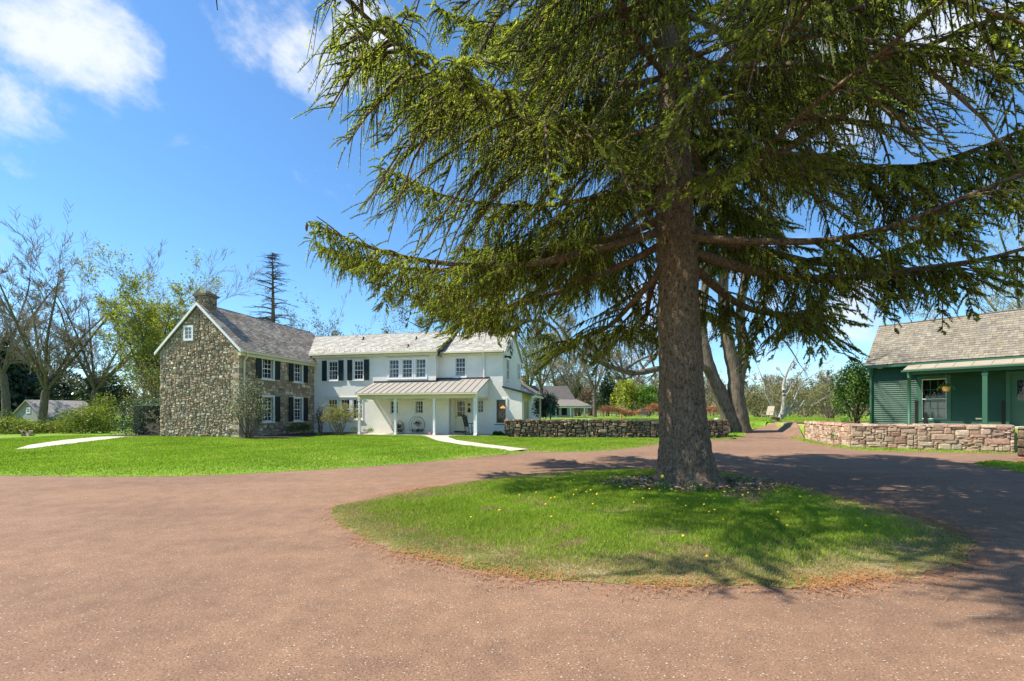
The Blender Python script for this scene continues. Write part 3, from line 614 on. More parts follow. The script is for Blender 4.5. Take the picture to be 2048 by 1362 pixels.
    # roofs
    def gable(y0, half, x0, x1, e, rdg, seed, left=False):
        r = MB(); k = (rdg-e)/half; o = .20; ym = y0+half
        p = [Vector((x0, y0-o, e-k*o)), Vector((x1, y0-o, e-k*o)), Vector((x1, ym, rdg)), Vector((x0, ym, rdg))]; slab(r, p, .09, (.4, .38, .35))
        b = [Vector((x1, ym+half+o, e-k*o)), Vector((x0, ym+half+o, e-k*o)), p[3], p[2]]; slab(r, b, .09, (.4, .38, .35))
        shingles(r, p[0], (1, 0, 0), p[3]-p[0], x1-x0, (p[3]-p[0]).length, .15, .24, slate_pale, seed, .016, .015)
        shingles(r, b[0], (-1, 0, 0), b[3]-b[0], x1-x0, (b[3]-b[0]).length, .2, .4, slate_pale, seed+1)
        r.box(x0, x1, ym-.07, ym+.07, rdg+.012, rdg+.035, (.5, .5, .48)); return r.build('roof', M['slate'], t), k
    ra, ka = gable(0, 3.2, -2.4, xa+.2, ez+.12, 7.20, 41); rb, kb = gable(s2, 2.8, xa+.22, xc+.12, ez+.06, 7.04, 43)
    m = MB(); m.box(xa+.14, xa+.215, -.22, 3.2, 5.1, 5.12)
    a = Vector((xa+.203, -.22, ez+.10)); b = Vector((xa+.203, 3.2, 7.19))
    for P in ([a, b],):
        dn = Vector((0, 0, -.36)); dx = Vector((.03, 0, 0)); m.hexa([P[0]+dn, P[1]+dn, P[1]+dn+dx, P[0]+dn+dx, P[0], P[1], P[1]+dx, P[0]+dx])
    m.build('roof_step', M['lead'], t)
    # vent pipes, snow guards, flue
    for x, f_ in ((2.35, .72), (6.55, .62), (6.6, .22)):
        y = -.2+f_*3.4; z = ez+.0+ka*(y)+.1; m = MB(); m.box(x-.05, x+.05, y-.02, y+.03, z, z+.24); m.box(x-.05, x+.05, y-.16, y-.02, z-.02, z+.03); m.build('vent', M['lead'], ra)
    g = MB()
    for i in range(22):
        for j in range(2):
            x = .3+i*.39+.2*j; y = .12+.3*j; z = ez+.12+ka*y; g.mesh([(x-.02, y-.03, z+.02), (x+.02, y-.03, z+.02), (x, y-.05, z+.07), (x-.02, y+.04, z+.05), (x+.02, y+.04, z+.05)], [(0, 1, 2), (0, 2, 3), (1, 4, 2), (3, 2, 4)])
    struct(g.build('snow_guards', M['lead'], ra), 'stuff')
    m = MB(); x, y = 9.28, s2+2.25; z = 6.5
    m.tube([(x, y, z), (x, y, z+.32)], .13, 14); m.tube([(x, y, z+.32), (x, y, 7.95)], .085, 14); m.build('flue_pipe', M['steel'], rb, True)
    m = MB(); m.tube([(x, y, 7.955), (x, y, 8.0), (x, y, 8.06), (x, y, 8.1)], [.2, .2, .17, .05], 14); m.build('flue_cap', M['steel'], rb)
    m = MB(); m.box(2.2, 3.4, 4.0, 4.6, 5.5, 7.28); m.build('chimney', M['stone'], ra)
    # gutters
    m = MB(); m.box(-.15, xa+.18, -.33, -.20, ez-.04, ez+.06); m.box(xa+.24, xc+.1, s2-.33, s2-.20, ez-.09, ez+.0)
    m.box(0, xa+.18, -.2, 0, ez-.20, ez-.05); m.box(xa+.24, xc+.1, s2-.2, s2, ez-.24, ez-.1); m.build('gutter', M['cream'], t)
    m = MB(); m.tube([(11.78, s2-.27, ez-.09), (11.78, s2-.27, ez-.2), (11.78, s2-.07, ez-.42), (11.78, s2-.07, 3.72)], .04, 10); m.build('downspout', M['trim'], t)
    m = MB(); m.tube([(12.0, -1.98, 2.62), (12.0, -1.98, 2.5), (12.0, -1.86, 2.32), (12.0, -1.86, .35), (12.0, -2.05, .2)], .045, 10); m.build('downspout', M['trim'], t)
    # rake trim of the right gable
    m = MB()
    for sg in (-1, 1):
        e = Vector((xc+.13, rm+sg*3.02, ez+.06-kb*.22)); a = Vector((xc+.13, rm, 7.04)); dn = Vector((0, 0, -.12)); dx = Vector((.03, 0, 0)); upv = Vector((0, 0, .02)); m.hexa([e+dn, a+dn, a+dn+dx, e+dn+dx, e+upv, a+upv, a+upv+dx, e+upv+dx])
    m.build('rake_board', M['trim'], t)
    # door with nine lights
    d = MB(); u0, u1, v0, v1 = dr; c = .07
    for a, b, e, q in ((u0-c, u0, v0, v1+c), (u1, u1+c, v0, v1+c), (u0, u1, v1, v1+c)): d.fbox(F2, a, b, e, q, -.02, .03)
    gl = (u0+.13, u1-.13, v0+.98, v1-.14)
    for a, b, e, q in ((u0, gl[0], v0+.06, v1), (gl[1], u1, v0+.06, v1), (gl[0], gl[1], gl[3], v1), (gl[0], gl[1], v0+.06, gl[2])): d.fbox(F2, a, b, e, q, -.09, -.045)
    for i in (1, 2): x = gl[0]+(gl[1]-gl[0])*i/3; d.fbox(F2, x-.012, x+.012, gl[2], gl[3], -.085, -.05); y = gl[2]+(gl[3]-gl[2])*i/3; d.fbox(F2, gl[0], gl[1], y-.012, y+.012, -.083, -.052)
    for a, b in ((u0+.12, (u0+u1)/2-.04), ((u0+u1)/2+.04, u1-.12)): d.fbox(F2, a, b, v0+.2, v0+.82, -.045, -.032)
    do = d.build('door', M['cream'], t); g = MB(); g.face([F2(gl[0], gl[2], -.07), F2(gl[1], gl[2], -.07), F2(gl[1], gl[3], -.07), F2(gl[0], gl[3], -.07)]); g.build('pane', M['glass'], do)
    g = MB(); P = [F2(u0, v0, -.12), F2(u1, v0, -.12), F2(u1, v1, -.12), F2(u0, v1, -.12), F2(u0, v0, -1), F2(u1, v0, -1), F2(u1, v1, -1), F2(u0, v1, -1)]; g.mesh(P, [(0, 1, 5, 4), (1, 2, 6, 5), (2, 3, 7, 6), (3, 0, 4, 7), (4, 5, 6, 7)]); g.build('room', M['interior'], do)
    g = MB(); g.fbox(F2, u0, u1, v0-.02, v0+.05, -.1, .25); g.build('door_sill', M['lead'], do)
    g = MB(); g.ball(F2(u0+.05, v0+.95, -.01), .03); g.build('handle', M['black'], do, True)
    # porch
    x0, x1, zf = 4.35, 12.12, 2.70; k = .375; yo = -2.05
    Y0, Y1 = 0, s2
    r = MB(); slab(r, [(x0, yo, zf), (x1, yo, zf), (x1, -.005, zf-k*yo), (x0, -.005, zf-k*yo)], .05); slab(r, [(xa+.005, -.005, zf-k*yo), (x1, -.005, zf-k*yo), (x1, s2-.005, zf+k*(s2-yo)), (xa+.005, s2-.005, zf+k*(s2-yo))], .05)
    n = 19
    for i in range(n+1):
        x = x0+.01+(x1-x0-.04)*i/n; ye = s2-.01 if x > xa+.05 else -.01
        r.hexa([(x, yo, zf), (x+.022, yo, zf), (x+.022, ye, zf+k*(ye-yo)), (x, ye, zf+k*(ye-yo)), (x, yo, zf+.035), (x+.022, yo, zf+.035), (x+.022, ye, zf+k*(ye-yo)+.035), (x, ye, zf+k*(ye-yo)+.035)])
    pr_ = r.build('porch_roof', M['bronze'], t)
    r = MB(); r.box(x0+.1, xa, -.06, -.003, zf-k*yo+.0, zf-k*yo+.09); r.box(xa+.01, x1, s2-.06, s2-.003, zf+k*(s2-yo)+.0, zf+k*(s2-yo)+.09); r.box(xa+.003, xa+.05, -.03, s2-.06, zf+k*(-yo), zf+k*(s2-yo)+.06); r.build('flashing', M['lead'], pr_)
    r = MB(); r.box(x0, x1, yo-.10, yo+.02, zf-.11, zf-.052); r.box(x0+.02, x1-.1, -1.83, -1.67, 2.36, 2.60); r.box(x0+.02, x0+.12, -1.67, -.01, 2.36, 2.56); r.box(x1-.22, x1-.1, -1.67, s2-.01, 2.36, 2.56)
    r.face([(x0+.12, -1.67, 2.605), (x1-.22, -1.67, 2.605), (x1-.22, -.02, 2.605), (x0+.12, -.02, 2.605)]); r.build('porch_beam', M['cream'], t)
    r = MB(); Fe = face_frame((x1-.10, yo, 0), (0, 1, 0), (1, 0, 0)); ne = 6
    for i in range(ne):
        a, b = 2.45+i*.18, 2.45+(i+1)*.18
        def lim(z): return max(0., (z-zf+.05)/k)
        r.mesh([Fe(lim(a)+.06, a, .03), Fe(s2-yo-.01, a, .03), Fe(s2-yo-.01, min(b, zf+k*(s2-yo)-.06), .008), Fe(min(lim(b)+.06, s2-yo-.01), b, .008)], [(0, 1, 2, 3)])
    r.build('porch_gable_boards', M['trim'], t)
    for x in (4.46, 6.87, 9.36, 11.86):
        p = MB(); p.box(x-.065, x+.065, -1.815, -1.685, .205, 2.36); p.box(x-.085, x+.085, -1.835, -1.665, 2.24, 2.30); p.box(x-.08, x+.08, -1.83, -1.67, .2, .30)
        if x < 5: p.hexa([(x+.065, -1.8, 1.95), (x+.1, -1.8, 1.95), (x+.1, -1.7, 1.95), (x+.065, -1.7, 1.95), (x+.3, -1.8, 2.355), (x+.42, -1.8, 2.355), (x+.42, -1.7, 2.355), (x+.3, -1.7, 2.355)])
        p.build('porch_post', M['trim'], t)
    p = MB(); p.box(x0+.05, x1+.6, -2.0, -.01, -.1, .20); p.box(xb+.01, x1+.6, -.01, s2-.01, -.1, .197); p.build('porch_floor', M['concrete'], t)
    # rear wing seen past the gable
    p = MB(); p.face([(xc-2, gw+.01, -.2), (xc+.7, gw+.01, -.2), (xc+.7, gw+.01, 3.0), (xc-1, gw+.01, 4.0), (xc-2, gw+.01, 4.0)]); p.face([(xc+.7, gw, -.2), (xc+.7, gw+4, -.2), (xc+.7, gw+4, 3.0), (xc+.7, gw, 3.0)]); rw = p.build('rear_wing', M['stucco'], t)
    p = MB(); q = [Vector((xc+1.0, gw+.02, 2.95)), Vector((xc+1.0, gw+4.2, 2.95)), Vector((xc-1.2, gw+4.2, 4.3)), Vector((xc-1.2, gw+.02, 4.3))]; slab(p, q, .12); shingles(p, q[0], (0, 1, 0), q[3]-q[0], 4.18, (q[3]-q[0]).length, .16, .25, slate_old, 66); p.build('roof', M['slate'], rw)
    return t
stone_house(); white_house()
def house_pt(x, y, z): return Matrix.Rotation(-HA, 4, 'Z') @ Vector((x, y, z))+Vector(HC)
# ------------------------------------------------------------------ dry stone walls
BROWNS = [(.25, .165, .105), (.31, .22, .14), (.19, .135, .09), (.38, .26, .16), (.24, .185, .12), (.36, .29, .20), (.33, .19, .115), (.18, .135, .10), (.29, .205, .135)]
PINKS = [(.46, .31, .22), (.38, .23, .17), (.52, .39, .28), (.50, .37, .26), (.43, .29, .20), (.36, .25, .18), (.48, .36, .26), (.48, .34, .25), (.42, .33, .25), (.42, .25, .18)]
def stone_wall(name, label, A, B, zb, zt, th, pal, seed, cw, ch, ws, hs, dep=(.03, .07), joint=.02, end=True, rough=.8, core='drymortar'):
    A, B = Vector((*A, 0)), Vector((*B, 0)); u = (B-A).normalized(); nn = Vector((u.y, -u.x, 0)); Ln = (B-A).length
    t = thing(name, label, 'wall', (A.x, A.y, 0), math.atan2(u.y, u.x))
    m = MB(); m.box(0, Ln, 0, th, zb-.2, zt-.04); c = m.build('core', M[core], t); k = MB(); hh = zt-zb
    masonry(k, face_frame((0, 0, zb), (1, 0, 0), (0, -1, 0)), Ln, hh, lambda a, b: True, seed, cw, ch, ws, hs, pal, dep, joint, rough)
    masonry(k, face_frame((0, th, zb), (0, -1, 0), (-1, 0, 0)), th, hh, lambda a, b: True, seed+1, cw, ch, ws, hs, pal, dep, joint, rough)
    masonry(k, face_frame((Ln, 0, zb), (0, 1, 0), (1, 0, 0)), th, hh, lambda a, b: True, seed+2, cw, ch, ws, hs, pal, dep, joint, rough)
    rng = random.Random(seed); x = 0
    while x < Ln:                          # cap stones
        w = min(rng.uniform(.22, .6), Ln-x); y0 = -rng.uniform(.02, .07); y1 = th+rng.uniform(0, .05); z0, z1 = zt-.10, zt+rng.uniform(-.025, .02); q = rng.choice(pal); mm = rng.uniform(.8, 1.3)
        j = lambda s=.012: rng.uniform(-s, s)
        k.hexa([(x+.01, y0+j(), z0), (x+w-.01, y0+j(), z0), (x+w-.01, y1, z0), (x+.01, y1, z0), (x+.02, y0+.02+j(), z1+j()), (x+w-.02, y0+.02+j(), z1+j()), (x+w-.02, y1-.02, z1+j()), (x+.02, y1-.02, z1+j())], tuple(v*mm for v in q)); x += w
    k.build('stonework', M['stone'], t); return t
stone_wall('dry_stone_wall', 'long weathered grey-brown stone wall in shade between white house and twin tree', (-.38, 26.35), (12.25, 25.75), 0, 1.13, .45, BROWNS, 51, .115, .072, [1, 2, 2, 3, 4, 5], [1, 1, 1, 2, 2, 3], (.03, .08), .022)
w2 = stone_wall('retaining_wall', 'sunlit pink sandstone retaining wall in front of the green cottage', (14.5, 19.5), (19.0, 17.2), -.02, 1.05, .45, PINKS, 61, .105, .062, [1, 2, 3, 3, 4, 5, 7], [1, 1, 1, 2, 2, 3, 4], (.018, .04), .014, rough=.5, core='warmjoint')
w3 = stone_wall('retaining_wall', 'short pink sandstone wall running back from the corner beside the gravel gap', (16.55, 25.7), (14.53, 19.5), -.02, 1.03, .45, PINKS, 71, .125, .068, [1, 2, 3, 4, 5], [1, 1, 2, 3, 4], (.018, .04), .014, rough=.5, core='warmjoint')
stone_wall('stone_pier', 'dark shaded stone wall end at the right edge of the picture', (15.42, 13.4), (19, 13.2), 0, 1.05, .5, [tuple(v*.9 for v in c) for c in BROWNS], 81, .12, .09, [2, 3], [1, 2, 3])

# ------------------------------------------------------------------ green cottage on the right
def green_cottage():
    ang = math.atan2(-.795, .606); t = thing('green_cottage', 'dark green clapboard cottage with wood shingle roof and small porch, behind the pink stone wall', 'cottage', (19.3, 24.5, 0), ang)
    F = face_frame((0, 0, 0), (1, 0, 0), (0, -1, 0)); g0, ez, hw, rz, Ln = .85, 4.22, 2.15, 6.30, 11.0
    win = (2.08, 3.0, 1.20, 3.18); door = (5.1, 6.0, .95, 3.22)
    m = MB(); holes_wall(m, F, 0, Ln, g0-.4, ez, [win, door], .1); m.face([(0, 0, g0-.4), (0, 2*hw, g0-.4), (0, 2*hw, ez), (0, hw, rz), (0, 0, ez)]); m.face([(Ln, 0, g0-.4), (Ln, 2*hw, g0-.4), (Ln, 2*hw, ez), (Ln, hw, rz), (Ln, 0, ez)]); m.face([(0, 2*hw, g0-.4), (Ln, 2*hw, g0-.4), (Ln, 2*hw, ez), (0, 2*hw, ez)])
    wl = m.build('wall', M['greenwood'], t)
    m = MB(); clap(m, F, .14, Ln, g0, ez-.02, [(win[0]-.17, win[1]+.17, win[2]-.12, win[3]+.17), (door[0]-.15, door[1]+.15, door[2]-.1, door[3]+.15)], .108)
    FL = face_frame((0, 2*hw, 0), (0, -1, 0), (-1, 0, 0)); clap(m, FL, .14, 2*hw-.14, g0, ez-.02, [], .108); m.build('clapboards', M['greenwood'], t)
    m = MB(); m.fbox(F, -.02, .13, g0-.3, ez, -.1, .045); m.fbox(F, -.02, Ln, ez-.22, ez+.02, .045, .06)
    for a, b, e, q in ((win[0]-.16, win[0], win[2]-.12, win[3]+.16), (win[1], win[1]+.16, win[2]-.12, win[3]+.16), (win[0], win[1], win[3], win[3]+.16), (win[0], win[1], win[2]-.12, win[2]), (door[0]-.14, door[0], door[2], door[3]+.14), (door[1], door[1]+.14, door[2], door[3]+.14), (door[0], door[1], door[3], door[3]+.14)): m.fbox(F, a, b, e, q, -.02, .05)
    m.build('trim', M['greentrim'], t)
    w = window(t, F, *win, 3, 4, True, casing=0, rev=.1, mt='greentrim', sill=False, curtain=[(.02, .98, 0, .42)], room=.8)  # no real curtain: its white lower half stands in for a sunlight patch
    m = MB()
    for a, b, e, q in ((win[0]+.003, win[0]+.03, win[2], win[3]), (win[1]-.03, win[1]-.003, win[2], win[3]), (win[0]+.03, win[1]-.03, win[3]-.03, win[3]), (win[0]+.03, win[1]-.03, win[2], win[2]+.03), (win[0]+.03, win[1]-.03, 2.18, 2.21)): m.fbox(F, a, b, e, q, -.015, .01)
    m.build('storm_frame', M['trim'], w)
    m = MB(); a, b, c, d = door; gl = (a+.2, b-.2, c+1.1, d-.25)
    for p, q, e, f_ in ((a, gl[0], c, d), (gl[1], b, c, d), (gl[0], gl[1], gl[3], d), (gl[0], gl[1], c, gl[2])): m.fbox(F, p, q, e, f_, -.08, -.04)
    dd = m.build('door', M['greentrim'], t); m = MB(); m.face([F(gl[0], gl[2], -.06), F(gl[1], gl[2], -.06), F(gl[1], gl[3], -.06), F(gl[0], gl[3], -.06)]); m.build('pane', M['glass'], dd)
    m = MB(); m.fbox(F, a, b, c, d, -1, -.98); m.build('room', M['interior'], dd)
    r = MB(); k = (rz-ez)/hw; o = .34; x0, x1 = -.16, Ln+.2; p = [Vector((x0, -o, ez-k*o+.12)), Vector((x1, -o, ez-k*o+.12)), Vector((x1, hw, rz+.12)), Vector((x0, hw, rz+.12))]
    q = [Vector((x1, 2*hw+o, ez-k*o+.12)), Vector((x0, 2*hw+o, ez-k*o+.12)), p[3], p[2]]
    slab(r, p, .07, (.12, .1, .08)); slab(r, q, .07, (.12, .1, .08))
    vl = (p[3]-p[0]).length; shingles(r, p[0], (1, 0, 0), p[3]-p[0], x1-x0, vl, .17, .19, wood_shake, 91, .02, .012); shingles(r, q[0], (-1, 0, 0), q[3]-q[0], x1-x0, vl, .2, .3, wood_shake, 92)
    r.box(x0, x1, hw-.09, hw+.09, rz+.125, rz+.16, (.28, .25, .2)); r.build('roof', M['slate'], t)
    m = MB(); ge = ez-k*o+.12; m.box(x0+.02, x1, -o-.12, -o-.005, ge-.14, ge-.02); m.box(x0+.02, x1, -o, -.05, ge-.12, ge-.09); m.build('gutter', M['greentrim'], t)
    m = MB(); m.tube([(.05, -o-.05, ge-.13), (.05, -o-.05, ge-.25), (.05, -.11, ge-.5), (.05, -.11, g0)], .055, 10); m.build('downspout', M['greentrim'], t)
    # porch
    px0, zf, zt, d = 1.66, 3.63, 4.02, 1.38
    r = MB(); slab(r, [(px0, -d, zf), (Ln, -d, zf), (Ln, -.06, zt), (px0, -.06, zt)], .05); r.box(px0-.0, Ln, -d-.03, -d-.001, zf-.06, zf+.01)
    for i in range(14):
        x = px0+.5+i*.62; r.hexa([(x, -d, zf), (x+.012, -d, zf), (x+.012, -.06, zt), (x, -.06, zt), (x, -d, zf+.02), (x+.012, -d, zf+.02), (x+.012, -.06, zt+.02), (x, -.06, zt+.02)])
    r.build('porch_roof', mat('porch_metal', base=(.36, .305, .225), rough=.6, noise=(4, .12)), t)
    m = MB(); m.box(px0-.06, Ln, -d-.14, -d-.035, zf-.13, zf-.04); m.box(px0+.1, Ln, -d+.05, -d+.2, zf-.26, zf-.055); m.box(px0+.1, px0+.22, -d+.2, -.06, zf-.2, zf-.055); m.build('porch_beam', M['greentrim'], t)
    m = MB(); m.tube([(px0+.2, -d+.12, g0), (px0+.2, -d+.12, 3.38)], .065, 14); m.tube([(px0+.2, -d-.07, zf-.13), (px0+.2, -d-.07, zf-.2), (px0+.2, -d+.0, zf-.4)], .045, 10); m.build('porch_post', M['greentrim'], t, True)
    for x in (4.45, 7.6): m = MB(); m.box(x-.08, x+.08, -d+.03, -d+.19, g0, 3.37); m.box(x-.1, x+.1, -d+.01, -d+.21, 3.2, 3.28); m.build('porch_post', M['greentrim'], t)
    m = MB(); m.box(px0, Ln, -d-.1, -.05, g0-.3, g0+.06); m.build('porch_floor', M['concrete'], t)
    m = MB(); m.fbox(F, .36, .54, 3.86, 4.02, .1, .2); m.tube([F(.45, 3.94, .03), F(.45, 3.94, .12)], .03, 8); m.build('flood_lamp', M['trim'], t)
    m = MB(); m.fbox(F, 4.0, 4.2, 1.2, 1.27, .02, .05); m.build('socket_cover', M['cream'], t)
    return ang
ang = green_cottage()
CM = Matrix.Translation((19.3, 24.5, 0)) @ Matrix.Rotation(ang, 4, 'Z')
def slim_post(x, y, h, label):
    t = thing('slim_post', label, 'post', CM @ Vector((x, y, .91)), ang, 'dark slim posts on the green porch'); m = MB(); m.box(-.06, .06, -.05, .05, 0, h)
    for i in range(int(h/.09)): m.box(-.064, .064, -.056, -.05, .04+i*.09, .09+i*.09)
    m.build('post', M['black'], t); m = MB(); m.box(-.1, .1, -.09, .09, 0, .03); m.build('base', M['black'], t)
slim_post(1.98, -.45, 1.2, 'tall black ribbed post beside the left edge of the green cottage window')
slim_post(2.35, -.65, .62, 'short black post below the green cottage window')
slim_post(4.93, -.4, 1.15, 'dim dark post left of the green cottage door')
def basket():
    p = CM @ Vector((3.12, -.9, 2.52)); t = thing('hanging_basket', 'orange hanging flower basket with trailing green leaves under the green porch roof', 'basket', p, 0)
    m = MB(); m.tube([(0, 0, 0), (0, 0, .02), (0, 0, .2), (0, 0, .22)], [.09, .11, .165, .17], 16, (.62, .27, .09)); m.build('pot', M['tinted'], t)
    m = MB()
    for a in (0, 2.1, 4.2): m.tube([(.16*math.cos(a), .16*math.sin(a), .22), (0, 0, .62)], .004, 4)
    m.tube([(0, 0, .62), (0, 0, .98)], .005, 4); m.build('hanger', M['steel'], t)
    rng = np.random.default_rng(2); n = 420; th = rng.uniform(0, 6.28, n); r = rng.uniform(.02, .36, n); z = .24+rng.uniform(0, .12, n)-.9*np.maximum(r-.16, 0)
    V, Fq, C = leaf_quads(rng, np.column_stack([r*np.cos(th), r*np.sin(th), z]), .055, (.05, .13, .02), .5); npmesh('plant', V, [(Fq, C)], M['leaf'], t)
def leaf_quads(rng, P, size, col, var=.4, cols=None, aspect=.55, dirs=None):
    n = len(P); a = rng.normal(size=(n, 3)); a /= np.linalg.norm(a, axis=1)[:, None]
    if dirs is not None: a = a*.5+dirs; a /= np.linalg.norm(a, axis=1)[:, None]
    b = np.cross(a, rng.normal(size=(n, 3))); b /= np.linalg.norm(b, axis=1)[:, None]
    s = (size*rng.uniform(.6, 1.3, n))[:, None]
    V = np.stack([P-a*s*.5, P+b*s*aspect*.5, P+a*s*.5, P-b*s*aspect*.5], 1).reshape(-1, 3)
    F = np.arange(4*n).reshape(n, 4); base = np.array(col)[None] if cols is None else cols[rng.integers(0, len(cols), n)]
    C = base*rng.uniform(1-var, 1+var, (n, 1))
    return V, F, C
basket()

# ------------------------------------------------------------------ cottage and shed far behind
def far_cottage():
    Y = 70.; a = at(1140, 838, Y); t = thing('far_cottage', 'small grey-roofed cottage with rubble stone chimney and posted porch beyond the long wall', 'cottage', (3.0, Y, .55), R(17))
    # local: x to the right along the ridge, y back
    ez, rz, hw, Ln = 3.1, 5.25, 2.9, 7.0
    m = MB(); m.face([(0, 0, -.5), (Ln, 0, -.5), (Ln, 0, ez), (0, 0, ez)]); m.face([(0, 0, -.5), (0, 2*hw, -.5), (0, 2*hw, ez), (0, hw, rz), (0, 0, ez)]); m.face([(Ln, 0, -.5), (Ln, 2*hw, -.5), (Ln, 2*hw, ez), (Ln, hw, rz), (Ln, 0, ez)]); m.face([(0, 2*hw, -.5), (Ln, 2*hw, -.5), (Ln, 2*hw, ez), (0, 2*hw, ez)])
    m.build('wall', M['stucco'], t)
    rt = [(.50, .30, .16), (.42, .28, .17), (.56, .38, .22), (.36, .27, .19)]
    FG = face_frame((-.02, 2*hw, 0), (0, -1, 0), (-1, 0, 0)); k = MB(); masonry(k, FG, 2*hw, rz, lambda u, v: v < ez+(rz-ez)*(1-abs(u-hw)/hw)-.1, 5, .2, .14, [1, 2, 2, 3], [1, 2], rt, (.04, .1), .03); k.build('stone_gable', M['stone'], t)
    r = MB(); kk = (rz-ez)/hw; o = .3; x0, x1 = -.25, Ln+.3; p = [Vector((x0, -o, ez-kk*o+.1)), Vector((x1, -o, ez-kk*o+.1)), Vector((x1, hw, rz+.1)), Vector((x0, hw, rz+.1))]; q = [Vector((x1, 2*hw+o, p[0].z)), Vector((x0, 2*hw+o, p[0].z)), p[3], p[2]]
    slab(r, p, .1); slab(r, q, .1); gs = lambda u, v, g: tuple(x*g.uniform(.85, 1.1) for x in (.13, .12, .11)); shingles(r, p[0], (1, 0, 0), p[3]-p[0], x1-x0, (p[3]-p[0]).length, .2, .4, gs, 7); shingles(r, q[0], (-1, 0, 0), q[3]-q[0], x1-x0, (p[3]-p[0]).length, .3, .5, gs, 8); rf = r.build('roof', M['slate'], t)
    k = MB()
    cx0, cx1, cy0, cy1 = -.75, .35, hw-.9, hw+.9
    k.box(cx0+.03, cx1-.03, cy0+.03, cy1-.03, 0, 6.6, (.25, .2, .14))
    for F, w in ((face_frame((cx0, cy1, 0), (0, -1, 0), (-1, 0, 0)), 1.8), (face_frame((cx0, cy0, 0), (1, 0, 0), (0, -1, 0)), 1.1)): masonry(k, F, w, 6.6, lambda u, v: True, 6, .18, .13, [1, 2, 3], [1, 2], rt, (.03, .08), .03)
    k.box(cx0-.1, cx1+.1, cy0-.1, cy1+.1, 6.6, 6.85, (.16, .12, .09)); k.build('chimney', M['stone'], rf)
    m = MB()
    for sg in (-1, 1):
        e = Vector((x0-.05, hw+sg*(hw+.35), ez-kk*.35+.1)); a = Vector((x0-.05, hw, rz+.1)); dn = Vector((0, 0, -.2)); dx = Vector((-.04, 0, 0)); u_ = Vector((0, 0, .06)); m.hexa([e+dn, a+dn, a+dn+dx, e+dn+dx, e+u_, a+u_, a+u_+dx, e+u_+dx])
    m.build('rake_board', M['trim'], t)
    m = MB(); slab(m, [(.2, -2.9, 2.0), (Ln+2.0, -2.9, 2.0), (Ln+.5, -.02, 3.15), (.2, -.02, 3.15)], .1); m.build('porch_roof', mat('grey_porch_roof', base=(.20, .18, .16), rough=.8, noise=(2, .15)), t)
    m = MB(); m.box(.3, Ln+1.8, -2.8, -2.65, 1.72, 1.9); m.build('porch_beam', M['trim'], t)
    for x in (.4, 2.9, 5.3, 7.6): m = MB(); m.box(x-.08, x+.08, -2.8, -2.64, -.2, 1.72); m.build('porch_post', M['trim'], t)
    F = face_frame((0, 0, 0), (1, 0, 0), (0, -1, 0))
    for a, b in ((.9, 2.1), (3.4, 4.5), (5.0, 5.9)): m = MB(); m.fbox(F, a, b, -.2 if a < 1 or a > 5 else .6, 1.75, -.02, .03); m.build('doorway' if a < 1 or a > 5 else 'window', M['interior'], t)
far_cottage()
def shed():
    t = thing('shed', 'low grey garden shed with one small white window in its gable, behind left shrubs', 'shed', (-51.0, 48, .12), R(-22))
    w, ez, rz, Ln = 6.4, .95, 2.7, 4.6
    m = MB(); m.face([(-w/2, 0, -.5), (w/2, 0, -.5), (w/2, 0, ez), (0, 0, rz), (-w/2, 0, ez)]); m.face([(w/2, 0, -.5), (w/2, Ln, -.5), (w/2, Ln, ez), (w/2, 0, ez)]); m.face([(-w/2, 0, -.5), (-w/2, Ln, -.5), (-w/2, Ln, ez), (-w/2, 0, ez)]); m.build('wall', mat('grey_boards', base=(.24, .25, .23), rough=.9, noise=(2, .15)), t)
    m = MB(); k = (rz-ez)/(w/2)
    for sg in (-1, 1): slab(m, [(sg*(w/2+.3), -.25, ez-k*.3+.08), (sg*(w/2+.3), Ln+.2, ez-k*.3+.08), (0, Ln+.2, rz+.08), (0, -.25, rz+.08)], .1)
    m.build('roof', mat('grey_shingle_roof', base=(.27, .25, .23), rough=.85, noise=(4, .25), bump=(8, .8, .05)), t)
    F = face_frame((0, 0, 0), (1, 0, 0), (0, -1, 0)); m = MB(); u0, u1, v0, v1 = -.32, .48, 1.35, 1.95
    for a, b, e, q in ((u0, u0+.09, v0, v1), (u1-.09, u1, v0, v1), (u0+.09, u1-.09, v1-.09, v1), (u0+.09, u1-.09, v0, v0+.09), (-.06, -.03, v0+.09, v1-.09), (.19, .22, v0+.09, v1-.09), (u0+.09, u1-.09, 1.64, 1.67)): m.fbox(F, a, b, e, q, 0, .06)
    wn = m.build('window', M['trim'], t); m = MB(); m.fbox(F, u0+.05, u1-.05, v0+.05, v1-.05, 0, .03); m.build('pane', M['interior'], wn)
shed()

# ------------------------------------------------------------------ trees
def seg_tubes(P0, P1, R0, R1, n):
    P0, P1 = np.asarray(P0), np.asarray(P1); d = P1-P0; L_ = np.linalg.norm(d, axis=1)[:, None]; d = d/np.maximum(L_, 1e-6); P1 = P1+d*np.asarray(R1)[:, None]*.3
    ref = np.where(np.abs(d[:, 2:3]) < .9, [[0, 0, 1.]], [[1., 0, 0]]); a = np.cross(d, ref); a /= np.linalg.norm(a, axis=1)[:, None]; b = np.cross(d, a)
    k = np.arange(n)*2*np.pi/n; c, s = np.cos(k)[None, :, None], np.sin(k)[None, :, None]
    ring = a[:, None]*c+b[:, None]*s
    V = np.concatenate([P0[:, None]+ring*np.asarray(R0)[:, None, None], P1[:, None]+ring*np.asarray(R1)[:, None, None]], 1).reshape(-1, 3)
    i = np.arange(len(P0))[:, None]*2*n; j = np.arange(n)[None]; F = np.stack([i+j, i+(j+1) % n, i+n+(j+1) % n, i+n+j], -1).reshape(-1, 4)
    return V, F
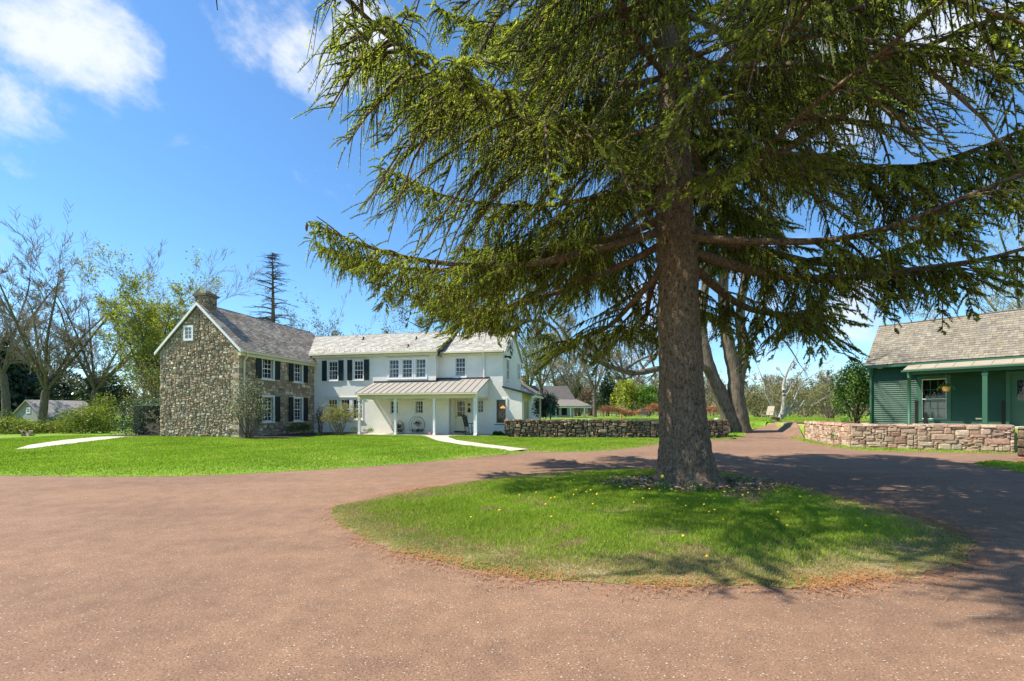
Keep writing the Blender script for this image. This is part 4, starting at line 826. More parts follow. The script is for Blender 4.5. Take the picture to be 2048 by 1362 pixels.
class Tree:
    def __init__(s, seed): s.rng = random.Random(seed); s.seg = []; s.tips = []; s.limbs = []
    def rv(s): r = s.rng; return Vector((r.gauss(0, 1), r.gauss(0, 1), r.gauss(0, 1))).normalized()
    def limb(s, pts, r0, r1, lev=0, dens=1.2, mx=4, prm=None, start=.25, Lk=.55, maxL=6.):
        pts = [Vector(p) for p in pts]; s.limbs.append((pts, r0, r1)); tot = sum((pts[i+1]-pts[i]).length for i in range(len(pts)-1)); acc = 0
        for i in range(len(pts)-1):
            sl = (pts[i+1]-pts[i]).length; n = max(1, int(sl*dens))
            for k in range(n):
                f = (acc+sl*(k+s.rng.random())/n)/tot
                if f < start: continue
                p = pts[i].lerp(pts[i+1], (f*tot-acc)/sl); d = (pts[i+1]-pts[i]).normalized(); q = s.rv(); q = (q-d*q.dot(d)).normalized()
                rr = r0+(r1-r0)*f; s.grow(p, (d*.6+q*.9+Vector((0, 0, .25))).normalized(), min(maxL, Lk*tot*(1.1-f*.7)*s.rng.uniform(.5, 1)), rr*.42, lev+1, mx, prm or {})
            acc += sl
        d = (pts[-1]-pts[-2]).normalized(); s.grow(pts[-1], d, tot*.35, r1, lev+1, mx, prm or {})
    def grow(s, p, d, Ln, r, lev, mx, prm):
        up, wan, nch, spr, ratio = prm.get('up', .06), prm.get('wander', .22), prm.get('nch', 5), prm.get('spread', .8), prm.get('ratio', .55)
        n = max(2, min(7, int(Ln/prm.get('step', .45)))); 
        if lev >= mx: n = 2
        st = Ln/n
        for i in range(n):
            d = (d+s.rv()*wan+Vector((0, 0, up*(1 if lev < mx else .5)))).normalized(); q = p+d*st; ra = r*(1-.75*i/n); rb = r*(1-.75*(i+1)/n)
            s.seg.append((p, q, max(ra, .004), max(rb, .003), lev)); 
            if lev < mx and (i > 0 or lev > 1):
                for _ in range(max(1, round(nch/n*s.rng.uniform(.6, 1.5)))):
                    o = s.rv(); o = (o-d*o.dot(d)).normalized(); s.grow(p.lerp(q, s.rng.random()), (d+o*spr*s.rng.uniform(.7, 1.3)).normalized(), Ln*ratio*s.rng.uniform(.6, 1.15)*(1-.45*i/n), rb*.62, lev+1, mx, prm)
            p = q
        s.tips.append((p, d))
    def build(s, name, label, cat, base, bark='bark', twig=(.20, .17, .13), leaf=None, group=None, mr=.004, tw_lev=2):
        base = Vector(base); t = thing(name, label, cat, base, 0, group); m = MB()
        for pts, r0, r1 in s.limbs:
            q = []; n = len(pts)
            for i in range(n-1):
                for k in range(4):
                    f = k/4; a, b, c, d = pts[max(i-1, 0)], pts[i], pts[i+1], pts[min(i+2, n-1)]
                    q.append(.5*((2*b)+(c-a)*f+(2*a-5*b+4*c-d)*f*f+(3*b-a-3*c+d)*f**3))
            q.append(pts[-1]); N_ = len(q); m.tube([v-base for v in q], [max(r0+(r1-r0)*(i/(N_-1)), min(.01, r0))*(1+.05*math.sin(i*2.1)) for i in range(N_)], 12)
        A = [g for g in s.seg if g[4] <= tw_lev]; B = [g for g in s.seg if g[4] > tw_lev]; bb = np.array(base)
        Vs, Fs, off = [np.array(m.v)] if m.v else [], [], len(m.v)
        blocks = [(np.array([f for f in m.f if len(f) == 4]), None)] if m.v else []
        if A:
            V, F = seg_tubes(np.array([g[0] for g in A])-bb, np.array([g[1] for g in A])-bb, [g[2] for g in A], [g[3] for g in A], 6); Vs.append(V); blocks.append((F+off, None))
        npmesh('trunk', np.concatenate(Vs), blocks, M[bark], t, True)
        rng = np.random.default_rng(int(abs(base.x*100))+7); VV, BB, off = [], [], 0
        if B:
            V, F = seg_tubes(np.array([g[0] for g in B])-bb, np.array([g[1] for g in B])-bb, np.maximum([g[2] for g in B], mr), np.maximum([g[3] for g in B], mr*.7), 3)
            c = np.repeat(rng.uniform(.8, 1.2, len(B)), 3)[:, None]*np.array(twig)
            if leaf is None: npmesh('crown', V, [(F, c)], M['twig'], t)
            else: npmesh('twigs', V, [(F, c)], M['twig'], t)
        if leaf:
            P = np.array([g[0] for g in s.tips])-bb; per = leaf['per']; P = np.repeat(P, per, 0)+rng.normal(0, leaf.get('rad', .25), (len(P)*per, 3)); 
            V, F, C = leaf_quads(rng, P, leaf['size'], (1, 1, 1), leaf.get('var', .35), np.array(leaf['cols'])); npmesh('crown', V, [(F, C)], M[leaf.get('mat', 'leaf')], t)
        return t
# ---- twin-trunked tree behind the wall gap
def twin_tree():
    T = Tree(5); Y = 28.; A = lambda x, y, yy=Y: at(x, y, yy); pr = dict(up=.04, wander=.3, nch=6, spread=.9, ratio=.6, step=.4)
    T.limb([A(1466, 868), A(1458, 835), A(1440, 790), A(1422, 745), A(1410, 700), A(1402, 640), A(1412, 560), A(1420, 470, 27), A(1400, 380, 26)], .50, .16, 0, .8, 4, pr, .6, .3, 4)
    T.limb([A(1484, 868), A(1477, 830), A(1472, 790), A(1471, 750), A(1462, 712), A(1452, 660), A(1446, 590), A(1450, 500), A(1440, 400, 27)], .58, .2, 0, .8, 4, pr, .6, .3, 4)
    T.limb([A(1474, 760), A(1484, 725), A(1487, 690), A(1480, 640), A(1486, 580), A(1500, 500), A(1530, 400, 29)], .40, .16, 0, .8, 4, pr, .5, .3, 4)
    T.limb([A(1459, 822), A(1447, 785), A(1425, 750), A(1400, 732, 27.6), A(1360, 730, 27), A(1315, 738, 26.6), A(1270, 746, 26.3), A(1235, 738, 26), A(1200, 722, 26), A(1165, 703, 26), A(1140, 680, 26), A(1118, 652, 26)], .27, .07, 0, 2.2, 4, dict(up=.12, wander=.3, nch=6, spread=1., ratio=.6, step=.35), .42, .22, 3.)
    T.limb([A(1247, 742, 26.1), A(1275, 722, 26), A(1300, 712, 25.8), A(1335, 705, 25.6), A(1375, 690, 25.4)], .09, .03, 1, 1.5, 4, dict(up=.1, nch=6, ratio=.6), .2, .3, 2.)
    T.limb([A(1488, 690), A(1510, 665), A(1540, 655), A(1575, 690), A(1600, 730)], .10, .02, 1, 1.3, 4, dict(up=-.05, nch=5, ratio=.6), .3, .3, 2.2)
    T.build('twin_trunk_tree', 'bare tree with two thick grey trunks and a long low limb, behind the spruce', 'tree', (14.0, 28.0, Hs(14, 28)), leaf=dict(per=2, size=.07, rad=.1, cols=[(.16, .15, .05), (.22, .19, .08)]), mr=.007)
twin_tree()
def house_tree():
    T = Tree(9); Y = 44.; A = lambda x, y, yy=Y: at(x, y, yy); pr = dict(up=.05, wander=.3, nch=6, spread=.9, ratio=.6, step=.7)
    T.limb([A(990, 835), A(988, 760), A(985, 700), A(984, 660), A(980, 600), A(970, 540), A(975, 480)], .95, .3, 0, .5, 4, pr, .6, .3, 5)
    T.limb([A(980, 720), A(962, 668), A(942, 638), A(915, 618), A(880, 607), A(845, 598, 43), A(815, 590, 42), A(785, 575, 41)], .42, .08, 0, .8, 4, dict(up=.1, wander=.3, nch=6, spread=.9, ratio=.6, step=.6), .2, .25, 4)
    T.limb([A(918, 620), A(900, 628), A(880, 640), A(862, 645), A(845, 655), A(828, 648, 43)], .16, .04, 0, .8, 4, dict(up=.08, nch=6, ratio=.6, step=.6), .2, .3, 3)
    T.limb([A(984, 720), A(974, 670), A(962, 630), A(948, 590), A(940, 530)], .40, .15, 0, .6, 4, pr, .4, .3, 5)
    T.limb([A(990, 700), A(1008, 660), A(1022, 625), A(1045, 600), A(1075, 575), A(1100, 540)], .5, .12, 0, .7, 4, pr, .3, .3, 5)
    T.limb([A(1000, 715), A(1015, 675), A(1035, 650), A(1062, 640), A(1090, 645), A(1115, 665), A(1130, 700)], .38, .06, 0, .8, 4, dict(up=-.02, nch=6, ratio=.6, step=.6), .3, .25, 4)
    T.build('sycamore_tree', 'big bare many-limbed tree rising behind the white house roof', 'tree', (A(988, 835).x, 44, 0), leaf=dict(per=2, size=.14, rad=.25, cols=[(.15, .16, .05), (.24, .2, .09), (.10, .14, .03)]), mr=.012)
house_tree()
# ---- bare and budding trees
def bare(name, label, bx, by, Y, top, seed, stems=3, lean=0, spread=.5, r=.4, mx=4, twig=(.30, .25, .19), leaf=None, group=None, fork=.25, nch=5, bark='bark', step=1.0, up=.10, mr=.017):
    T = Tree(seed); b = at(bx, by, Y); g = Hs(b.x, Y); b.z = g-.1; tp = EYE-(top-HY)/FPX*Y; h = tp-g; rg = T.rng
    f = b+Vector((lean*.3, 0, h*fork)); pr = dict(up=up, wander=.15, nch=nch, spread=.62, ratio=.56, step=step)
    T.limbs.append(([b-Vector((0, 0, .2)), b.lerp(f, .5)+T.rv()*.1, f], r*1.0, r*.75))
    for k in range(stems):
        a = k/stems*6.28+rg.random(); d = Vector((math.cos(a)*spread+lean*.12, math.sin(a)*spread, 1)).normalized(); L_ = h*(1-fork)*rg.uniform(.85, 1.05)/max(d.z, .6)
        m1 = f+d*L_*.35+T.rv()*.3; m2 = f+d*L_*.68+Vector((0, 0, L_*.05))+T.rv()*.4; e = f+d*L_*.9+Vector((0, 0, L_*.1))
        if e.z > tp-h*.24: e.z = tp-h*.24
        m2.z = min(m2.z, tp-h*.34)
        T.limb([f, m1, m2, e], r*.42, r*.05, 1, 17/L_, mx, pr, .04, .36, h*.26)
    return T.build(name, label, 'tree', b, bark, twig, leaf, group, mr, 3)
YG = [(.30, .34, .03), (.36, .38, .05), (.22, .27, .03), (.40, .40, .08)]; OL = [(.15, .13, .05), (.20, .17, .07), (.11, .11, .04)]; SPR = [(.12, .22, .03), (.17, .28, .04), (.09, .16, .02)]
bare('bare_tree', 'tallest bare grey tree at the left edge with several leaning trunks', 12, 850, 46, 452, 21, 7, -1.0, .5, .36, nch=8)
bare('bare_tree', 'bare tree with dark thick trunk standing in front of the small shed', 82, 830, 42, 490, 22, 6, 1.5, .55, .36, nch=8, fork=.2)
bare('bare_tree', 'wide bare tree leaning left of the yellow-green maple', 172, 850, 44, 510, 23, 6, 3.0, .6, .30, nch=8, fork=.2)
bare('maple_tree', 'yellow-green budding maple left of the stone gable', 308, 850, 42, 532, 34, 8, 0, .34, .24, leaf=dict(per=3, size=.21, rad=.28, cols=YG), nch=7, fork=.18)
bare('bare_tree', 'thin bare tree between the stone chimney and the dead conifer', 455, 850, 60, 552, 25, 3, 0, .35, .25, mx=4)
bare('bare_tree', 'bare fan-shaped tree rising behind the roof right of the dead conifer', 655, 850, 55, 600, 26, 5, 0, .5, .2, mx=4, up=.12)
bare('budding_tree', 'olive leafy tree top showing above the middle of the white roof', 722, 850, 46, 628, 27, 5, 0, .7, .22, leaf=dict(per=3, size=.17, rad=.28, cols=OL), mx=4)
bare('budding_tree', 'slim tree with fresh green leaves just right of the white gable', 1055, 840, 48, 610, 28, 4, .5, .35, .22, leaf=dict(per=2, size=.17, rad=.4, cols=[(.14, .2, .05), (.2, .24, .08)]), mx=4)
bare('bare_tree', 'grey bare tree above the far cottage chimney', 1110, 840, 95, 640, 29, 4, 1, .5, .5, mx=5, step=2.4, mr=.03, nch=5)
bare('bare_tree', 'tall bare tree behind the right end of the white house, left of the far chimney', 1082, 840, 62, 590, 91, 5, 0, .5, .34, nch=7, mr=.022)
bare('bare_tree', 'bare twiggy tree rising over the brown vine thicket', 1190, 840, 72, 625, 92, 5, 0, .55, .34, nch=7, mr=.024)
bare('bare_tree', 'bare tree with spreading top just left of the spruce trunk', 1262, 840, 90, 640, 93, 5, 0, .55, .4, nch=7, mr=.028)
bare('bare_tree', 'dense grey-twigged tree directly above the far cottage roof', 1150, 840, 85, 665, 30, 4, -1, .5, .45, mx=5, step=2.2, mr=.025)
bare('budding_tree', 'bare tree with pale yellow buds behind the green cottage roof', 1965, 850, 45, 545, 31, 5, 0, .5, .25, leaf=dict(per=2, size=.13, rad=.25, cols=[(.42, .4, .12), (.35, .35, .1)]), bark='palebark', mx=4)
bare('budding_tree', 'tall yellow-budding tree at the right edge behind the spruce', 2060, 850, 40, 300, 32, 4, -1, .45, .3, leaf=dict(per=3, size=.14, rad=.25, cols=[(.45, .4, .1), (.35, .36, .1)]), mx=4)
# yellow-green rounded trees in the middle distance, dark cedar, brown vine mass
def bush(name, label, cat, c, rx, ry, rz, n, size, cols, seed, stems=8, mt='leaf', lumps=14, group=None, base=None, stem_r=.015, shell=.55, var=.35, hang=0., stemcol=(.14, .10, .07), low=.0, part='foliage'):
    rng = np.random.default_rng(seed); c = np.array(c, float); g = Hs(c[0], c[1]) if base is None else base
    t = thing(name, label, cat, (c[0], c[1], g), 0, group); zc = c[2]-g
    th = rng.uniform(0, 6.28, lumps); ph = np.arcsin(rng.uniform(-.5+low, 1, lumps)); k = rng.uniform(.45, .8, lumps)
    LC = np.column_stack([np.cos(th)*np.cos(ph)*k*rx, np.sin(th)*np.cos(ph)*k*ry, np.sin(ph)*k*rz+zc]); lr = rng.uniform(.32, .55, lumps)
    i = rng.integers(0, lumps, n); d = rng.normal(size=(n, 3)); d /= np.linalg.norm(d, axis=1)[:, None]; q = (shell+(1-shell)*rng.random(n)**.5)[:, None]*lr[i][:, None]
    P = LC[i]+d*q*np.array([rx, ry, rz]); P[:, 2] -= hang*rng.random(n)**2; P[:, 2] = np.maximum(P[:, 2], .03+rng.random(n)*.1)
    V, F, C = leaf_quads(rng, P, size, (1, 1, 1), var, np.array(cols)*1.0); C *= (1+.25*np.sin(i*2.3))[:, None]
    npmesh(part, V, [(F, C)], M[mt], t)
    if stems:
        m = []
        for s in range(stems):
            e = LC[s % lumps]+rng.normal(0, .05, 3); b = np.array([rng.normal(0, .1)*rx, rng.normal(0, .1)*ry, -.05]); mid = (b+e)/2+np.array([0, 0, -.08*rz])+rng.normal(0, .06, 3)*rx; m += [(b, mid, stem_r*1.3, stem_r), (mid, e, stem_r, stem_r*.5)]
            for _ in range(4): f = e+rng.normal(0, .3, 3)*np.array([rx, ry, rz]); m.append((mid*.3+e*.7, f, stem_r*.5, stem_r*.25))
        V, F = seg_tubes([a[0] for a in m], [a[1] for a in m], [a[2] for a in m], [a[3] for a in m], 5); npmesh('stems', V, [(F, np.tile(stemcol, (len(F), 1)))], M['twig'], t)
    return t
def pb(name, label, cat, x, ytop, ybot, wpx, Y, n, size, cols, seed, **kw):
    p = at(x, (ytop+ybot)/2, Y); rz = (ybot-ytop)/2*Y/FPX; rx = wpx/2*Y/FPX; return bush(name, label, cat, p, rx, rx*.8, rz, n, size, cols, seed, **kw)
pb('cedar_tree', 'dark green cone-shaped cedar between the brown vines and light green tree', 'tree', 1215, 752, 835, 42, 82, 3000, .38, [(.02, .045, .015), (.035, .06, .02)], 41, stems=3, stem_r=.1, mt='waxy')
pb('young_tree', 'tall light green tree right of the dark cedar', 'tree', 1252, 752, 836, 62, 80, 3200, .40, YG, 42, stems=5, stem_r=.09)
pb('young_tree', 'rounded bright green tree just left of the spruce trunk', 'tree', 1298, 768, 836, 66, 78, 3000, .38, SPR, 43, stems=5, stem_r=.09)
pb('vine_thicket', 'tangle of pinkish brown vines over a tree behind the far cottage', 'vine', 1182, 764, 836, 60, 88, 3200, .34, [(.26, .16, .12), (.20, .14, .10), (.30, .2, .15)], 44, stems=8, stem_r=.1)
pb('vine_thicket', 'tall olive thicket left of the brown vines', 'bush', 1160, 760, 832, 50, 95, 2000, .4, [(.13, .14, .05), (.18, .17, .08)], 45, stems=6, stem_r=.1)
def vine_row():
    t = thing('vine_trellis', 'long row of leafless orange-brown vines on a trellis across the far field', 'vine', (19.5, 62, .8)); rng = np.random.default_rng(3); P0, P1 = [], []
    for _ in range(2600):
        x = rng.uniform(-7.5, 10.5); h = 1.25+.35*math.sin(x*.9+1)+.5*math.exp(-((x+.2)/1.1)**2); z = h*rng.uniform(.45, 1.0)**.5; p = np.array([x, rng.normal(0, .3), z]); q = p+rng.normal(0, 1, 3)*np.array([.45, .2, .28]); q[2] = max(q[2]-.12, .2); P0.append(p); P1.append(q)
    V, F = seg_tubes(P0, P1, np.full(len(P0), .022), np.full(len(P0), .012), 3); C = np.repeat(np.array([(.42, .17, .08), (.36, .16, .09), (.46, .22, .12)])[rng.integers(0, 3, len(P0))], 3, 0); npmesh('vines', V, [(F, C)], M['twig'], t)
    for x in (-7, -4, -1, 2, 5, 8): m = MB(); m.tube([(x, 0, -.1), (x, 0, 1.3)], .05, 6, (.12, .09, .07)); m.build('post', M['tinted'], t)
vine_row()
# far woodland, one mass
def woodland():
    rng = np.random.default_rng(8); VV, FF, CC, off = [], [], [], 0; LV, LF, LC_, lo = [], [], [], 0
    protos = []
    for s in range(5):
        T = Tree(200+s); T.grow(Vector((0, 0, 0)), Vector((0, 0, 1)), 9, .22, 1, 4, dict(up=.08, wander=.16, nch=9, spread=.9, ratio=.5, step=1.5)); g = T.seg
        V, F = seg_tubes([a[0] for a in g], [a[1] for a in g], np.maximum([a[2] for a in g], .035), np.maximum([a[3] for a in g], .025), 3); protos.append((V, F, np.array([a[0] for a in T.tips])))
    spots = [(rng.uniform(-95, 150), rng.uniform(105, 150)) for _ in range(150)]+[(rng.uniform(24, 50), rng.uniform(62, 80)) for _ in range(26)]+[(rng.uniform(-75, -30), rng.uniform(60, 85)) for _ in range(24)]+[(rng.uniform(-300, 350), rng.uniform(160, 260)) for _ in range(160)]
    tw = np.array([(.26, .21, .15), (.22, .18, .13), (.30, .25, .17)]); lf = np.array([(.21, .17, .10), (.17, .17, .07), (.24, .19, .11), (.15, .19, .05), (.25, .21, .09), (.19, .22, .06)])
    for x, y in spots:
        V, F, tips = protos[rng.integers(5)]; s = rng.uniform(.7, 1.1); s = s*(.62 if y < 90 else 1.0)*(1.25 if y > 155 else 1); a = rng.uniform(0, 6.28); Rm = np.array([[math.cos(a), -math.sin(a), 0], [math.sin(a), math.cos(a), 0], [0, 0, 1]]).T; o = np.array([x, y, Hs(x, y)-.2])
        VV.append(V@Rm*s+o); FF.append(F+off); off += len(V); CC.append(np.tile(tw[rng.integers(3)], (len(F), 1)))
        n = 420; P = tips[rng.integers(0, len(tips), n)]@Rm*s+o+rng.normal(0, .7*s, (n, 3)); P[:n//3, 2] = o[2]+rng.random(n//3)*3.2*s; P[:n//3, :2] += rng.normal(0, 1.6, (n//3, 2))
        v, f, c = leaf_quads(rng, P, .30*s+.12*(y > 100), tuple(lf[rng.integers(6)]), .35); LV.append(v); LF.append(f+lo); lo += len(v); LC_.append(c)
    o = npmesh('woodland', np.concatenate(VV+LV), [(np.concatenate(FF), np.concatenate(CC)), (np.concatenate(LF)+off, np.concatenate(LC_))], M['twig']); struct(o, 'stuff', 'far hazy belt of bare brown and olive trees along the horizon', 'woodland')
woodland()
def hills():
    xs = np.linspace(-700, 700, 240); V = []; rng = np.random.default_rng(6)
    top = 7+2.2*np.sin(xs*.013)+1.2*np.sin(xs*.05+1)+rng.normal(0, .5, len(xs))
    for k, (dy, f) in enumerate([(0, 0), (14, .72), (30, 1.0), (110, 1.0), (160, 0)]):
        for x, t in zip(xs, top): V.append((x, 285+dy, -.5+(t+.5)*f))
    i = np.arange(5*240).reshape(5, 240); F = np.stack([i[:-1, :-1], i[:-1, 1:], i[1:, 1:], i[1:, :-1]], -1).reshape(-1, 4)
    struct(npmesh('hills', V, [(F, None)], mat('wooded_hill', base=(.15, .13, .075), rough=1, noise=(.25, .5), spec=0), None, True))
hills()
# ---- left side greenery
DKE = [(.022, .045, .018), (.03, .055, .022), (.04, .07, .03)]
def conifer(name, label, bx, Y, top, wpx, seed, n=60, dead=False, cols=DKE, lo=.1):
    b = at(bx, 850, Y); g = Hs(b.x, Y); h = EYE-(top-HY)/FPX*Y-g; w = wpx/2*Y/FPX; rng = np.random.default_rng(seed); t = thing(name, label, 'tree', (b.x, Y, g))
    m = MB(); m.tube([(0, 0, -.2), (.1, 0, h*.5), (0, 0, h)], [h*.024, h*.014, .02], 10); m.build('trunk', M['bark'], t, True)
    S, Lf, D = [], [], []
    for i in range(n*(3 if not dead else 2)):
        f = lo+(1-lo)*rng.random()**.9; z = h*f; a = rng.uniform(0, 6.28); L_ = w*(1-f)**(.75 if not dead else .62)*rng.uniform(.65, 1.1)*(1.3 if dead else 1)+.15; p = np.array([0, 0, z]); d = np.array([math.cos(a), math.sin(a), .12 if not dead else .3]); dr = rng.uniform(.14, .3)*(.6 if dead else 1)
        for k in range(5):
            q = p+d*L_/5; S.append((p, q, .05*(1-k/5)*h/15+.008, .05*(1-(k+1)/5)*h/15+.006))
            if dead:
                for _ in range(3):
                    o = p+(q-p)*rng.random(); e = o+np.array([rng.normal(0, .35), rng.normal(0, .35), rng.normal(-.05, .12)])+d*.25; S.append((o, e, .02, .01))
            else:
                for _ in range(9): o = p+(q-p)*rng.random()+rng.normal(0, 1, 3)*np.array([.3, .3, .12])*L_*.3; o[2] -= abs(rng.normal(0, .15)); Lf.append(o); D.append(d*.6+np.array([0, 0, -.5]))
            p = q; d = d+np.array([0, 0, -dr+(.13*k if k > 2 else 0)]); d /= np.linalg.norm(d)
    V, F = seg_tubes([s[0] for s in S], [s[1] for s in S], [s[2] for s in S], [s[3] for s in S], 3); npmesh('branches' if not dead else 'crown', V, [(F, np.tile((.10, .085, .07), (len(F), 1)))], M['twig'], t)
    if not dead:
        V, F, C = leaf_quads(rng, np.array(Lf), .5*Y/45, (1, 1, 1), .4, np.array(cols), .38, np.array(D)); npmesh('crown', V, [(F, C)], M['waxy'], t)
conifer('dead_spruce', 'tall dead conifer with bare drooping branches behind the stone house roof', 545, 52, 505, 150, 51, 42, True, lo=.42)
conifer('conifer_tree', 'dark spruce behind the leftmost bare tree', 18, 60, 668, 130, 52, 70)
conifer('conifer_tree', 'dark layered spruce between the leftmost bare tree and the shed', 58, 64, 700, 110, 53, 60)
pb('evergreen_tree', 'broad dark evergreen behind the shed roof', 'tree', 140, 745, 850, 110, 62, 5200, .42, DKE, 54, stems=4, stem_r=.1, mt='waxy', lumps=22)
pb('evergreen_tree', 'dark evergreen mass left of the yellow-green maple', 'tree', 208, 738, 850, 100, 58, 5200, .40, [(.03, .055, .02), (.045, .075, .025)], 55, stems=4, stem_r=.1, mt='waxy', lumps=22)
ug = [(.15, .20, .02), (.22, .25, .035), (.10, .15, .02), (.28, .30, .06)]
for i, (x, yt, w, Y, lb) in enumerate([(20, 836, 120, 29, 'low yellow-green shrub at the left edge of the lawn'), (75, 846, 100, 30, 'arching green shrub below the shed'), (128, 838, 110, 31, 'leafy shrub in front of the shed roof end'), (172, 800, 100, 29.5, 'tall loose green shrub left of the clipped hedge'), (-30, 812, 130, 32, 'dark green shrub cut by the left picture edge'), (203, 790, 80, 33, 'light green bush rising behind the hedge'), (20, 838, 90, 38, 'dull green bush under the leftmost bare tree'), (118, 836, 70, 38, 'olive bush hiding the shed wall')]):
    pb('shrub', lb, 'shrub', x, yt, 884, w, Y, 3600, .13, ug if i != 4 else [(.05, .09, .02), (.08, .13, .03)], 60+i, group='shrubs along the left lawn edge', stems=10, lumps=20, hang=.25)
pb('budding_bush', 'small reddish budding tree behind the hedge at the stone corner', 'bush', 285, 715, 850, 110, 36, 1500, .14, [(.2, .22, .05), (.25, .15, .07), (.15, .2, .04)], 70, stems=16, lumps=26, stem_r=.03)
def hedge():
    t = thing('hedge', 'large dark clipped evergreen hedge left of the stone gable', 'hedge', (-21.3, 27.6, .12)); rng = np.random.default_rng(4); n = 16000; d = rng.normal(size=(n, 3)); d /= np.abs(d).max(1)[:, None]**.75; k = rng.uniform(.86, 1.0, n)[:, None]; P = d*k*np.array([1.72, 1.2, 1.02])+np.array([0, 0, 1.06]); P[:, 2] = np.maximum(P[:, 2]+.05*wave(P[:, 0]*2, P[:, 1]*2), .04)
    P[:, 0] *= 1+.04*np.sin(P[:, 2]*4)
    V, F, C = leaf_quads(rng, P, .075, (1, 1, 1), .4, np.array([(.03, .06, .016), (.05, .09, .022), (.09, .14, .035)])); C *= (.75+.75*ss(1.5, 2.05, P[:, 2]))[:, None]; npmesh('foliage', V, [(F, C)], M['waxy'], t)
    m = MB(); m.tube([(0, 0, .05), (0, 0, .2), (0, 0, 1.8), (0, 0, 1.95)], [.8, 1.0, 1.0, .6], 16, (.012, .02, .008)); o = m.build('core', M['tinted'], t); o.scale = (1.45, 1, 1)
hedge()
def bare_shrub():
    T = Tree(77); b = Vector((-19.6, 26.3, .12))
    for k in range(7): a = T.rng.uniform(2.2, 4.0) if k else .4; T.grow(b+T.rv()*.05, Vector((math.cos(a), -.15+.1*k % .3, .35+.12*(k % 3))).normalized(), T.rng.uniform(1.0, 1.7) if k else 1.1, .035, 1, 4, dict(up=.05, wander=.35, nch=6, spread=.9, ratio=.55, step=.22))
    T.build('bare_shrub', 'low leafless pale-twigged shrub spreading in front of the dark hedge', 'shrub', b, 'palebark', (.38, .31, .23), mr=.006)
bare_shrub()
pb('viburnum_shrub', 'tall loose shrub with small pale flowers at the corner of the stone house', 'shrub', 497, 760, 876, 92, 23.3, 5200, .065, [(.06, .09, .03), (.10, .13, .05), (.05, .08, .03), (.5, .5, .42), (.30, .27, .2)], 81, stems=16, lumps=26, low=.25, stem_r=.02)
pb('boxwood_shrub', 'low round green shrub under the right stone house window', 'shrub', 597, 843, 874, 58, 27.3, 4200, .045, [(.05, .11, .02), (.08, .15, .03), (.03, .08, .015)], 82, stems=5, lumps=20, low=.3)
pb('azalea_shrub', 'rounded yellow-green shrub with pink new growth before the triple window', 'shrub', 682, 806, 866, 82, 26.8, 4200, .07, [(.24, .28, .06), (.32, .35, .10), (.20, .24, .05), (.34, .2, .16), (.26, .24, .1)], 83, stems=18, lumps=26, low=.45, stem_r=.022, stemcol=(.2, .16, .12))
pb('azalea_shrub', 'thin dark-stemmed shrub in the corner of stone and white walls', 'shrub', 640, 812, 866, 34, 28.2, 700, .07, [(.06, .11, .03), (.2, .14, .1)], 84, stems=14, lumps=12, low=.3, stem_r=.016)
for i, (x, y, s, lb) in enumerate([(640, 872, .35, 'tiny pale green plant on the front of the mulch bed'), (705, 862, .45, 'small leafy plant beside the first porch post'), (735, 864, .4, 'small green plant under the porch edge')]):
    pb('bed_plant', lb, 'plant', x, y-10*s/.4, y+4, 22*s/.4, 26.3, 240, .06, [(.2, .28, .06), (.15, .22, .04)], 90+i, stems=0, lumps=8, group='small plants in the mulch bed', base=.15)
pb('daylily_clump', 'clump of green strap leaves at the foot of the white corner by the wall', 'plant', 998, 862, 876, 28, 26.6, 600, .12, [(.04, .10, .02), (.06, .13, .03)], 95, stems=0, lumps=8)
pb('holly_tree', 'dark glossy holly beside the white lean-to hiding the far cottage gable', 'tree', 1092, 783, 848, 52, 33, 5200, .11, [(.018, .04, .016), (.03, .06, .022), (.05, .08, .035)], 96, stems=6, lumps=26, mt='waxy')
pb('leafy_shrub', 'big bright green shrub left of the green cottage, above the pink wall', 'shrub', 1712, 722, 856, 80, 27.5, 7500, .13, [(.10, .20, .03), (.16, .28, .045), (.06, .13, .025), (.22, .34, .08)], 97, stems=14, lumps=34, stem_r=.03)
pb('leafy_shrub', 'sparse twiggy shrub behind the bright green shrub by the pink wall', 'shrub', 1660, 748, 850, 90, 40, 900, .16, [(.15, .17, .06), (.2, .18, .1)], 98, stems=24, lumps=30, stem_r=.02)
pb('creeper', 'small weedy creeper growing on the pink wall near its corner', 'plant', 1668, 853, 893, 14, 20.6, 220, .06, [(.16, .25, .07), (.22, .3, .1)], 99, stems=3, lumps=9, base=0, stem_r=.006)
pb('weed_tuft', 'bright green weed tuft on top of the pink wall', 'plant', 1690, 836, 850, 20, 20.2, 260, .06, [(.15, .28, .04)], 100, stems=0, lumps=6, base=.98)
for i, (x, yt, w, Y) in enumerate([(1515, 775, 60, 62), (1562, 758, 90, 58), (1612, 768, 70, 60), (1655, 772, 80, 56)]):
    pb('brush_thicket', ['olive brush left of the fallen-looking dead tree', 'tall yellowish brush behind the dead tree', 'tangled brown brush right of the dead tree', 'pale brush left of the bright green shrub'][i], 'bush', x, yt, 846, w, Y, 2600, .22, [(.24, .20, .10), (.19, .18, .07), (.28, .24, .13), (.16, .19, .06)], 110+i, stems=26, lumps=26, stem_r=.035, group='thickets beyond the far grass', stemcol=(.28, .23, .17))
